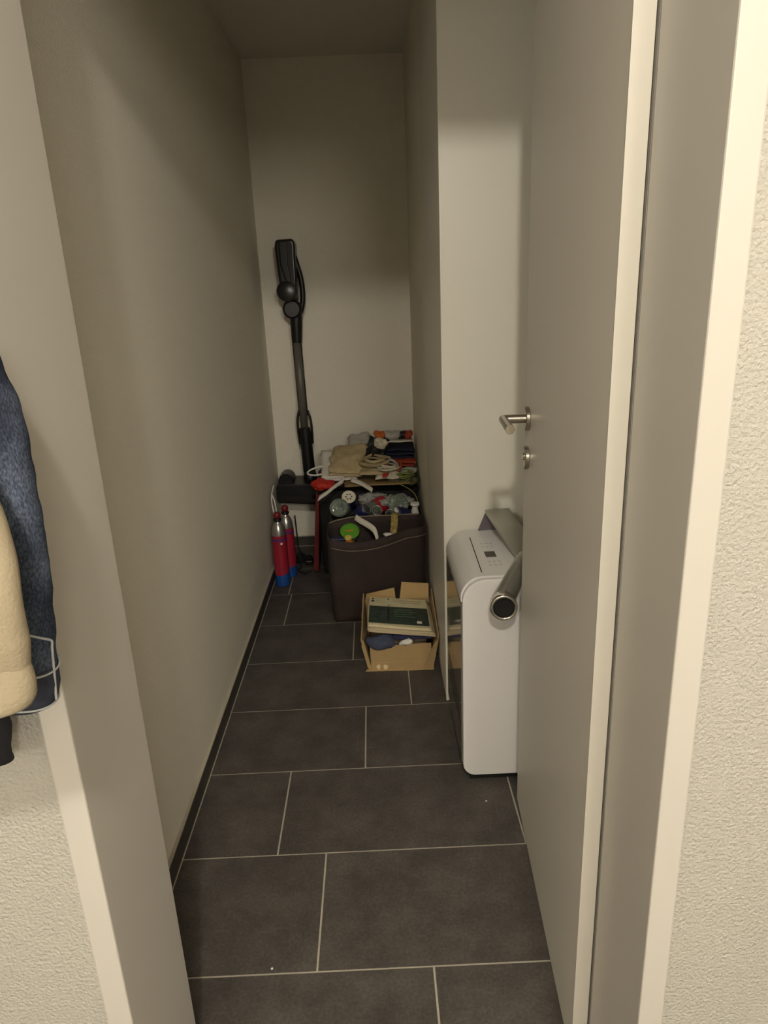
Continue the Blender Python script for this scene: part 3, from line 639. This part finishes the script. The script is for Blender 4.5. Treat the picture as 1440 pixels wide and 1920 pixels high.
T('bag_cord', bm, 'white_plastic', 'white cord loop sticking out left in front of the vacuum head', 'cord')
T('folded_bag', cloth_slab([(-0.30, 3.40, 0.520), (-0.17, 3.40, 0.520), (-0.17, 3.18, 0.500), (-0.29, 3.20, 0.502)], 0.055, 10, 8, 0.010, 24, 31), mat('plum_film', (44, 26, 32), 0.5, bump=(40, 0.006)), 'dark plum bag squeezed under the white carrier bag at the left', 'bag')
# tangled handles of the cotton bags
def loopset(seed, c, rx, ry, m, label, n=4, rad=0.0052, w=0.012):
    rnd = random.Random(seed); r = empty('tote_bag', c, label, 'bag')
    obj('folded_cloth', cloth_slab([(-rx, ry * .9, 0.004), (rx, ry * .9, 0.006), (rx * .9, -ry * .8, -0.014), (-rx, -ry * .8, -0.016)], 0.016, 12, 10, 0.009, 26, seed, 1, 0.014), m, r, smooth=True)
    for k in range(n):
        a = rnd.uniform(0, PI); ex = rx * rnd.uniform(.6, 1.05); ey = ry * rnd.uniform(.6, 1.0)
        pts = []
        for t in range(9):
            th_ = a + t / 8 * PI * 1.75
            pts.append((ex * math.cos(th_) + rnd.uniform(-.006, .006), ey * math.sin(th_) + rnd.uniform(-.006, .006), 0.020 + 0.009 * k * .6 + 0.10 * ey * math.sin(th_) + rnd.uniform(-.004, .004)))
        obj('handle', band(pts, (0.15, 0.35, 0.9) if k % 2 else (0.3, 0.9, 0.2), w, 0.003, 5), m, r, smooth=True)
    return r
loopset(3, (-0.015, 3.205, 0.558), 0.072, 0.085, 'beige_cloth', 'beige tote bag with wide tangled handles in the middle of the heap', 4, w=0.014)
loopset(8, (0.045, 3.175, 0.538), 0.060, 0.070, 'cream_cloth', 'cream tote bag with looping handles right of the beige one', 4, w=0.010)
T('red_strap', band([(0.010, 3.17, 0.575), (0.035, 3.15, 0.568), (0.050, 3.12, 0.552), (0.042, 3.10, 0.540), (0.020, 3.10, 0.536)], (0.2, 0.7, 0.6), 0.020, 0.003), 'red_cloth', 'red strap curling between the cream handles', 'strap')
bm = bmesh.new()
tube(bm, spline([(0.075, 3.26, 0.545), (0.105, 3.24, 0.562), (0.112, 3.20, 0.552), (0.098, 3.17, 0.535)]), 0.005, 8)
T('string', bm, 'red_blue', 'thin orange-red handle loop left of the black folded bag', 'cord')
T('knotted_bag', blob((0.022, 3.33, 0.640), (0.030, 0.03, 0.022), 12, 0.7, 34, 4), 'cream_cloth', 'small knotted pale bag in front of the navy folded bag', 'bag')
r = empty('net_bag', (0.125, 3.15, 0.495), 'yellow-green net bag bundled at the right of the heap', 'bag'); rnd = random.Random(5)
obj('bundle', blob((0, 0.02, 0.0), (0.055, 0.05, 0.022), 6, 0.6, 30, 4), mat('olive_dark', (84, 84, 56), 0.8, mottle=(60, 0.5)), r, smooth=True)
for k in range(5):
    pts = []; a = rnd.uniform(0, 6)
    for t in range(8): pts.append((0.048 * math.cos(a + t * .8) * rnd.uniform(.6, 1.1), 0.01 + 0.042 * math.sin(a + t * .8) * rnd.uniform(.6, 1.1), 0.024 + 0.004 * k + rnd.uniform(-.006, .006)))
    bm = bmesh.new(); tube(bm, spline(pts, 5), 0.0028, 6); obj('net_cord', bm, 'green_net', r, smooth=True)
bm = bmesh.new(); tube(bm, spline([(0.10, 3.08, 0.495), (0.140, 3.03, 0.485), (0.165, 3.00, 0.465), (0.176, 2.98, 0.430), (0.172, 2.97, 0.405)]), 0.0024, 8)
T('thin_cord', bm, 'green_net', 'thin pale cord hanging down at the right edge of the bottle bag', 'cord')
T('crumpled_wrapper', blob((0.135, 3.22, 0.525), (0.050, 0.03, 0.018), 15, 0.6, 36, 4), 'crinkle', 'crumpled clear film between the net bag and the black folded bag', 'wrapper')

# ------------------------------------------------------------------ cardboard box with papers
M['card'] = mat('cardboard', (166, 139, 97), 0.85, mottle=(14, 0.08), bump=(60, 0.001))
M['card_in'] = mat('cardboard_inner', (184, 156, 108), 0.85, mottle=(14, 0.08))
cbx = empty('cardboard_box', (0.05, 2.39, 0), 'open brown cardboard box of papers standing in front of the fabric bag', 'box')
def panel(name, quad, th=0.004, m='card', parent=cbx, label=None):
    q = [Vector(p) for p in quad]; n = (q[1] - q[0]).cross(q[3] - q[0]).normalized() * th
    bm = bmesh.new(); N = 6; A = []; B = []
    for j in range(N + 1):
        ra, rb = [], []
        for i in range(N + 1):
            u, v = i / N, j / N; p = (q[0] * (1 - u) + q[1] * u) * (1 - v) + (q[3] * (1 - u) + q[2] * u) * v
            p = p + n.normalized() * (0.0025 * noise.noise(p * 22))
            ra.append(bm.verts.new(p)); rb.append(bm.verts.new(p + n))
        A.append(ra); B.append(rb)
    for j in range(N):
        for i in range(N):
            bm.faces.new((A[j][i], A[j][i + 1], A[j + 1][i + 1], A[j + 1][i])); bm.faces.new((B[j][i], B[j + 1][i], B[j + 1][i + 1], B[j][i + 1]))
    for i in range(N):
        for j in (0, N): bm.faces.new((A[j][i], A[j][i + 1], B[j][i + 1], B[j][i]))
    for j in range(N):
        for i in (0, N): bm.faces.new((A[j][i], A[j + 1][i], B[j + 1][i], B[j][i]))
    o = obj(name, bm, m, parent); return o
FL, FR, BL_, BR_ = (-0.068, 2.268), (0.172, 2.258), (-0.070, 2.515), (0.176, 2.510)
panel('bottom', [(FL[0], FL[1], 0.001), (FR[0], FR[1], 0.001), (BR_[0], BR_[1], 0.001), (BL_[0], BL_[1], 0.001)])
panel('front_wall', [(FL[0] + .012, FL[1], 0.0), (FR[0], FR[1], 0.0), (FR[0] - 0.004, FR[1] + .006, 0.108), (FL[0] + 0.008, FL[1] + .006, 0.100)])
panel('rear_wall', [(BR_[0], BR_[1], 0.0), (BL_[0], BL_[1], 0.0), (BL_[0] - 0.004, BL_[1], 0.175), (BR_[0] + 0.004, BR_[1], 0.175)])
panel('left_wall', [(BL_[0], BL_[1], 0.0), (FL[0] + .010, FL[1] + .004, 0.0), (FL[0] - 0.020, FL[1] + .010, 0.125), (BL_[0] - 0.008, BL_[1], 0.205)])
panel('right_wall', [(FR[0], FR[1] + .004, 0.0), (BR_[0], BR_[1], 0.0), (BR_[0] + 0.014, BR_[1], 0.215), (FR[0] + 0.022, FR[1] + .004, 0.140)])
panel('flap', [(BL_[0] + 0.118, BL_[1] - .002, 0.176), (BL_[0] - 0.004, BL_[1] - .002, 0.176), (BL_[0] + 0.002, BL_[1] - .030, 0.215), (BL_[0] + 0.114, BL_[1] + .000, 0.224)], 0.003, 'card_in')
panel('flap', [(BR_[0] + 0.004, BR_[1] - .002, 0.176), (BR_[0] - 0.112, BR_[1] - .002, 0.176), (BR_[0] - 0.102, BR_[1] + .008, 0.246), (BR_[0] + 0.006, BR_[1] + .004, 0.236)], 0.003, 'card_in')
panel('corner_flap', [(FR[0] + .002, FR[1] - .001, 0.004), (FR[0] + 0.024, FR[1] + .004, 0.120), (FR[0] + 0.010, FR[1] - 0.004, 0.118), (FR[0] - 0.036, FR[1] - 0.006, 0.010)], 0.002, 'card')
panel('corner_flap', [(FL[0] + .014, FL[1] - .001, 0.002), (FL[0] - 0.002, FL[1] - 0.004, 0.012), (FL[0] - 0.022, FL[1] + .004, 0.10), (FL[0] - 0.016, FL[1] + .006, 0.128)], 0.002, 'card')
panel('bottom_flap', [(FL[0] - 0.012, FL[1] - .010, 0.0015), (FR[0] + .004, FR[1] - .006, 0.0015), (FR[0] + 0.002, FR[1] + .002, 0.004), (FL[0] - 0.004, FL[1] + .002, 0.004)], 0.0015, 'card_in')
panel('front_crease', [(FL[0] + .016, FL[1] - .0022, 0.034), (FR[0] - .002, FR[1] - .0022, 0.036), (FR[0] - .002, FR[1] - .0022, 0.0372), (FL[0] + .016, FL[1] - .0022, 0.0352)], 0.0006, 'card_in')
M['torn'] = mat('torn_card', (214, 196, 158), 0.9)
for tx, tw in ((-0.030, 0.010), (-0.004, 0.012)):
    bm = bmesh.new(); poly = [(tx + tw * .9 * math.cos(a_ * PI / 4) * random.uniform(.6, 1.1), 0.016 + 0.012 * math.sin(a_ * PI / 4) * random.uniform(.7, 1.1)) for a_ in range(8)]
    prism(bm, poly, 'y', FL[1] - 0.0035 - (tx + .07) * 0.04, FL[1] - 0.0015 - (tx + .07) * 0.04); obj('torn_patch', bm, 'torn', cbx)
attach(cbx)
def sheet(name, quad, th, m, label, cat, n=(16, 10), amp=0.0018, scale=14, seed=0, group=None, layers=1):
    return T(name, cloth_slab(quad, th, n[0], n[1], amp, scale, seed, layers), m, label, cat, group)
# brochure on top: cream strip, dark green lower part
M['cream_print'] = mat('cream_print', (206, 198, 164), 0.55, mottle=(60, 0.10))
M['green_print'] = mat('dark_green_print', (48, 62, 54), 0.4, mottle=(45, 0.55))
br = empty('brochure', (0.055, 2.39, 0.17), 'cream and dark green brochure lying on top in the cardboard box', 'brochure')
Q = dict(TL=Vector((-0.054, 2.500, 0.197)), TR=Vector((0.166, 2.492, 0.176)), BR=Vector((0.166, 2.283, 0.163)), BL=Vector((-0.060, 2.290, 0.188)))
def bq(u, v): return (Q['TL'] * (1 - u) + Q['TR'] * u) * (1 - v) + (Q['BL'] * (1 - u) + Q['BR'] * u) * v
def bpart(name, u0, u1, v0, v1, lift, m, th=0.0008):
    bm = cloth_slab([bq(u0, v0) + Vector((0, 0, lift)), bq(u1, v0) + Vector((0, 0, lift)), bq(u1, v1) + Vector((0, 0, lift)), bq(u0, v1) + Vector((0, 0, lift))], th, 10, 6, 0.0, 10)
    return obj(name, bm, m, br)
bpart('pages', 0, 1, 0, 1, -0.0004, 'cream_print', 0.004)
bpart('green_panel', 0.0, 1.0, 0.36, 0.985, 0.0008, 'green_print')
bpart('panel_divider', 0.315, 0.335, 0.36, 0.90, 0.0012, 'black')
bpart('white_label', 0.80, 0.88, 0.84, 0.92, 0.0013, 'white_plastic')
for (u0, v0, u1, v1) in ((0.03, 0.06, 0.075, 0.10), (0.03, 0.14, 0.08, 0.20), (0.31, 0.05, 0.345, 0.09), (0.32, 0.29, 0.36, 0.31)): bpart('printed_mark', u0, u1, v0, v1, 0.0007, 'black')
for k in range(5): bpart('text_line', 0.10 + (0 if k < 3 else .30), 0.27 + (0 if k < 3 else .25), 0.06 + 0.07 * (k % 3), 0.072 + 0.07 * (k % 3), 0.0006, mat('faint_print_%d' % k, (168, 162, 136), 0.6))
bpart('text_line', 0.52, 0.92, 0.10, 0.112, 0.0006, 'brown_card'); bpart('text_line', 0.52, 0.90, 0.18, 0.192, 0.0006, 'brown_card')
for k in range(4): bpart('text_line', 0.42, 0.42 + 0.3 + .06 * (k % 2), 0.46 + 0.08 * k, 0.475 + 0.08 * k, 0.0013, mat('green_text_%d' % k, (92, 116, 92), 0.5))
attach(br)
sheet('newspaper', [(-0.060, 2.500, 0.190), (0.172, 2.495, 0.168), (0.172, 2.272, 0.153), (-0.064, 2.280, 0.179)], 0.006, mat('newsprint', (214, 200, 166), 0.8, mottle=(40, .1)), 'cream folded newspaper directly under the green brochure', 'newspaper', seed=2, layers=2, amp=0.003)
sheet('magazine', [(-0.062, 2.500, 0.182), (0.178, 2.495, 0.160), (0.180, 2.264, 0.142), (-0.066, 2.272, 0.170)], 0.009, mat('magazine_paper', (186, 172, 140), 0.7), 'thick cream magazine below the newspaper in the box', 'magazine', seed=5, layers=3, amp=0.002)
T('folded_cloth', blob((-0.016, 2.280, 0.114), (0.054, 0.034, 0.026), 7, 0.30, 26, 4), mat('slate_cloth', (62, 68, 88), 0.85, bump=(120, 0.003), mottle=(20, .25)), 'slate blue cloth bulging over the front left of the box', 'cloth')
T('folded_cloth', cloth_slab([(0.020, 2.46, 0.142), (0.170, 2.46, 0.140), (0.170, 2.270, 0.131), (0.025, 2.270, 0.138)], 0.018, 12, 8, 0.005, 24, 3), mat('indigo_cloth', (34, 34, 70), 0.8, bump=(80, 0.004)), 'indigo cloth under the magazine at the front right of the box', 'cloth')
T('crumpled_paper', blob((0.080, 2.266, 0.114), (0.024, 0.012, 0.012), 4, 0.8, 50, 4), 'white_plastic', 'crumpled white paper peeking over the front of the box', 'paper')
T('paper_bundle', cloth_slab([(-0.055, 2.50, 0.120), (0.160, 2.50, 0.115), (0.156, 2.32, 0.095), (-0.050, 2.32, 0.085)], 0.075, 12, 8, 0.003, 14, 9, 4), mat('bundle_paper', (150, 138, 112), 0.8), 'bundle of old papers filling the lower part of the box', 'paper')

# ------------------------------------------------------------------ crumbs on the floor
for (x, y, rr, lb) in ((-0.270, 1.085, 0.0026, 'tiny white crumb on the tile beside the left door jamb'), (0.258, 1.550, 0.0022, 'tiny white crumb on the tile in front of the air conditioner')):
    T('crumb', blob((x, y, rr * .8), (rr, rr, rr * .8), 2, 0.3, 200, 2), 'white_plastic', lb, 'crumb')

# ------------------------------------------------------------------ jackets on the hall wall, left
def denim_mat():
    m = bpy.data.materials.new('denim'); m.use_nodes = True; nt = m.node_tree; b = nt.nodes['Principled BSDF']
    tc = nt.nodes.new('ShaderNodeTexCoord')
    n1 = nt.nodes.new('ShaderNodeTexNoise'); n1.inputs['Scale'].default_value = 15; n1.inputs['Detail'].default_value = 6
    n2 = nt.nodes.new('ShaderNodeTexNoise'); n2.inputs['Scale'].default_value = 640; n2.inputs['Detail'].default_value = 3
    mp = nt.nodes.new('ShaderNodeMapping'); mp.inputs['Scale'].default_value = (1.0, 1.0, 0.45); mp.inputs['Rotation'].default_value = (0, 0.5, 0)
    nt.links.new(tc.outputs['Object'], mp.inputs['Vector'])
    nt.links.new(tc.outputs['Object'], n1.inputs['Vector']); nt.links.new(mp.outputs['Vector'], n2.inputs['Vector'])
    r1 = nt.nodes.new('ShaderNodeValToRGB'); e = r1.color_ramp.elements
    e[0].position = 0.38; e[0].color = (*s2l((38/255, 43/255, 56/255)), 1); e[1].position = 0.68; e[1].color = (*s2l((82/255, 90/255, 106/255)), 1)
    r2 = nt.nodes.new('ShaderNodeValToRGB'); e = r2.color_ramp.elements
    e[0].position = 0.4; e[0].color = (0.6, 0.61, 0.64, 1); e[1].position = 0.66; e[1].color = (1.5, 1.5, 1.46, 1)
    nt.links.new(n1.outputs['Fac'], r1.inputs['Fac']); nt.links.new(n2.outputs['Fac'], r2.inputs['Fac'])
    mx = nt.nodes.new('ShaderNodeMix'); mx.data_type = 'RGBA'; mx.blend_type = 'MULTIPLY'; mx.inputs['Factor'].default_value = 1
    nt.links.new(r1.outputs['Color'], mx.inputs['A']); nt.links.new(r2.outputs['Color'], mx.inputs['B']); nt.links.new(mx.outputs['Result'], b.inputs['Base Color'])
    b.inputs['Roughness'].default_value = 0.9; b.inputs['Specular IOR Level'].default_value = 0.15
    bp = nt.nodes.new('ShaderNodeBump'); bp.inputs['Distance'].default_value = 0.0012
    nt.links.new(n2.outputs['Fac'], bp.inputs['Height']); nt.links.new(bp.outputs['Normal'], b.inputs['Normal'])
    return m
M['denim'] = denim_mat()
M['stitch'] = mat('pale_stitching', (170, 172, 172), 0.8)
M['denim_inside'] = mat('denim_dark', (44, 48, 60), 0.85, mottle=(90, .4))
M['tan'] = mat('sand_cotton', (154, 141, 117), 0.75, bump=(300, 0.0008))
M['brass'] = mat('aged_brass', (128, 116, 70), 0.4, metal=0.9)
def sleeve(bm, pts, rads, n=28, flat=0.7, amp=0.004, seed=0, sc_=28, per=6):
    P = spline(pts, per); R_ = []
    for i in range(len(P)):
        t = i / (len(P) - 1) * (len(rads) - 1); k = min(int(t), len(rads) - 2); R_.append(rads[k] + (rads[k + 1] - rads[k]) * (t - k))
    tube(bm, P, R_, n, flat=flat, up=(1, 0, 0))
    for v in bm.verts:
        p = v.co * sc_ + Vector((seed, 0, 0)); v.co += noise.noise_vector(Vector((p.x * .7, p.y * .7, p.z * 1.5))) * amp
    return bm
dj = empty('denim_jacket', (-0.50, 0.62, 0.95), 'dark blue denim jacket hanging on the hall wall left of the doorway', 'jacket')
bm = bmesh.new(); sleeve(bm, [(-0.400, 0.610, 1.360), (-0.372, 0.605, 1.315), (-0.357, 0.602, 1.260), (-0.352, 0.600, 1.200), (-0.352, 0.600, 1.120), (-0.358, 0.600, 1.050), (-0.362, 0.600, 1.012)], [0.035, 0.044, 0.046, 0.042, 0.040, 0.0385, 0.036], amp=0.0022, sc_=30, per=9)
obj('sleeve', bm, 'denim', dj, smooth=True)
bm = bmesh.new(); sleeve(bm, [(-0.3615, 0.600, 1.016), (-0.363, 0.600, 0.998), (-0.366, 0.600, 0.975)], [0.0378, 0.038, 0.0345], amp=0.0015, seed=3, per=6); obj('cuff', bm, 'denim_inside', dj, smooth=True)
bm = bmesh.new()
def on_sleeve(cx, cy, rr, ry, a_): return cx + rr * math.cos(a_), cy + ry * math.sin(a_)
for z, rr, cx in ((1.014, 0.0388, -0.3612), (0.9775, 0.0357, -0.3655)):
    tube(bm, [(*on_sleeve(cx, 0.600, rr, rr * .70, -PI * .75 + a_ / 24 * PI * .95), z + 0.004 * math.cos(a_ / 24 * 5)) for a_ in range(25)], 0.0011, 6)
pts = []
for k in range(14):
    z = 1.062 - k * 0.0065; cx = -0.3575 - (1.062 - z) * 0.085; rr = 0.0402 - (1.062 - z) * 0.030
    pts.append((*on_sleeve(cx, 0.600, rr, rr * .70, -0.22 - (0.9 if k < 3 else 0.0) * (3 - k) / 3), z))
tube(bm, spline(pts, 3), 0.0013, 6)
obj('stitching', bm, 'stitch', dj, smooth=True)
bm = bmesh.new(); sleeve(bm, [(-0.52, 0.620, 1.44), (-0.52, 0.620, 1.37), (-0.525, 0.615, 1.20), (-0.53, 0.612, 1.02), (-0.53, 0.612, 0.955)], [0.07, 0.125, 0.15, 0.15, 0.148], n=40, flat=0.20, amp=0.005, seed=9, sc_=16); obj('torso', bm, 'denim', dj, smooth=True)
bm = bmesh.new(); sleeve(bm, [(-0.45, 0.615, 1.455), (-0.52, 0.590, 1.435), (-0.59, 0.615, 1.455)], [0.02, 0.026, 0.02], flat=0.8, amp=0.003); obj('collar', bm, 'denim', dj, smooth=True)
bm = bmesh.new(); lathe(bm, [(0.0085, 0), (0.0095, 0.001), (0.0085, 0.003), (0.004, 0.0035)], (-0.3325, 0.565, 1.205), (0.15, -1, 0.1), 20); obj('button', bm, 'brass', dj, smooth=True)
attach(dj)
bj = empty('beige_jacket', (-0.45, 0.51, 1.02), 'sand beige jacket with elastic hem hanging in front of the denim jacket', 'jacket')
def shell(prof, cx_l, y0, depth, name, m, parent, amp=0.004, seed=0, nlat=26):
    """prof: (z, right edge x); body runs from cx_l to the right edge, lens-shaped cross-section"""
    bm = bmesh.new(); rows = []
    for z, xr in prof:
        cx = (cx_l + xr) / 2; ax_ = (xr - cx_l) / 2; row = []
        for k in range(nlat * 2):
            a_ = 2 * PI * k / (nlat * 2); c_, s_ = math.cos(a_), math.sin(a_)
            x = cx + ax_ * (abs(c_) ** .8) * (1 if c_ >= 0 else -1); y = y0 + depth * (abs(s_) ** .9) * (1 if s_ >= 0 else -1)
            p = Vector((x, y, z)); nn = noise.noise_vector(Vector((x * 30 + z * 14 + seed, y * 8, z * 9 - x * 6))) * amp
            row.append(bm.verts.new(p + Vector((nn.x * .35, nn.y, nn.z * .3))))
        rows.append(row)
    N = nlat * 2
    for a, b in zip(rows, rows[1:]):
        for k in range(N): bm.faces.new((a[k], a[(k + 1) % N], b[(k + 1) % N], b[k]))
    bm.faces.new(rows[0]); bm.faces.new(rows[-1][::-1])
    return obj(name, bm, m, parent, smooth=True)
def interp(tab, n):
    out = []
    for k in range(n + 1):
        t = k / n * (len(tab) - 1); i = min(int(t), len(tab) - 2); f = t - i; out.append(tuple(a * (1 - f) + b * f for a, b in zip(tab[i], tab[i + 1])))
    return out
shell(interp([(1.40, -0.43), (1.34, -0.355), (1.28, -0.312), (1.223, -0.298), (1.19, -0.292), (1.157, -0.290), (1.111, -0.2905), (1.085, -0.2935), (1.068, -0.298), (1.060, -0.300)], 50), -0.62, 0.510, 0.034, 'torso', 'tan', bj, 0.009, 2)
shell(interp([(1.080, -0.303), (1.066, -0.2985), (1.050, -0.297), (1.034, -0.299), (1.026, -0.304), (1.0245, -0.312)], 14), -0.615, 0.510, 0.0335, 'hem_band', 'tan', bj, 0.004, 2)
bm = bmesh.new(); sleeve(bm, [(-0.60, 0.505, 1.36), (-0.64, 0.50, 1.28), (-0.65, 0.50, 1.10), (-0.65, 0.50, 0.98)], [0.045, 0.05, 0.046, 0.040], amp=0.006); obj('sleeve', bm, 'tan', bj, smooth=True)
attach(bj)
bk = empty('black_jacket', (-0.55, 0.66, 0.90), 'black jacket whose cuff shows below the beige jacket at the left edge', 'jacket')
bm = bmesh.new(); sleeve(bm, [(-0.470, 0.660, 1.30), (-0.462, 0.660, 1.10), (-0.457, 0.658, 1.00), (-0.456, 0.655, 0.930), (-0.458, 0.655, 0.868)], [0.045, 0.045, 0.040, 0.0365, 0.033], amp=0.004, flat=0.6); obj('sleeve', bm, mat('black_cotton', (26, 26, 32), 0.85, bump=(200, 0.001)), bk, smooth=True)
bm = bmesh.new(); sleeve(bm, [(-0.64, 0.676, 1.42), (-0.64, 0.676, 1.20), (-0.64, 0.676, 0.92)], [0.07, 0.14, 0.145], n=36, flat=0.13, amp=0.003); obj('torso', bm, 'black_matt', bk, smooth=True)
attach(bk)

# ------------------------------------------------------------------ smaller pieces under their part, groups of alike things
def sub_parts(child, part):
    """hang each child part under the part it sits on (same root; part meshes share the root's frame)"""
    for c in list(bpy.data.objects):
        if c.parent and c.name.split('.')[0] == child:
            root = c.parent
            ps = [o for o in bpy.data.objects if o.parent == root and o.name.split('.')[0] == part]
            if ps:
                near = min(ps, key=lambda o: (sum((Vector(b) for b in o.bound_box), Vector()) / 8 - sum((Vector(b) for b in c.bound_box), Vector()) / 8).length)
                c.location = (0, 0, 0); c.parent = near
for ch, pa in (('handle_end_cap', 'door_handle'), ('key_cylinder', 'key_rosette'), ('touch_button', 'control_panel'), ('display', 'control_panel'), ('torn_patch', 'front_wall'),
               ('front_crease', 'front_wall'), ('filter_insert', 'spout_rim'), ('lid_print', 'lid'), ('lid_holes', 'lid'), ('label_stripe', 'red_label'), ('label_dot', 'red_label'),
               ('cup_ring', 'dust_cup'), ('brush_roll', 'floor_head'), ('white_label', 'green_panel'), ('text_line', 'pages'), ('tube_rail', 'suction_tube')):
    sub_parts(ch, pa)
GR = {'gas_cylinder': 'gas cylinders by the left wall', 'bottle': 'empty bottles in the fabric bags', 'drink_can': 'drink cans among the bottles', 'plastic_cup': 'clear cups among the bottles',
      'plastic_wrapper': 'crinkled wrappers on the bottles', 'folded_bag': 'folded bags heaped at the rear wall', 'tote_bag': 'tote bags with tangled handles', 'recycling_bag': 'fabric recycling bags',
      'crumb': 'crumbs on the floor tiles', 'white_strap': 'white straps hanging from the heap', 'folded_cloth': 'cloths in the cardboard box'}
for o in bpy.data.objects:
    if o.parent is None and 'label' in o and o.name.split('.')[0] in GR: o['group'] = GR[o.name.split('.')[0]]
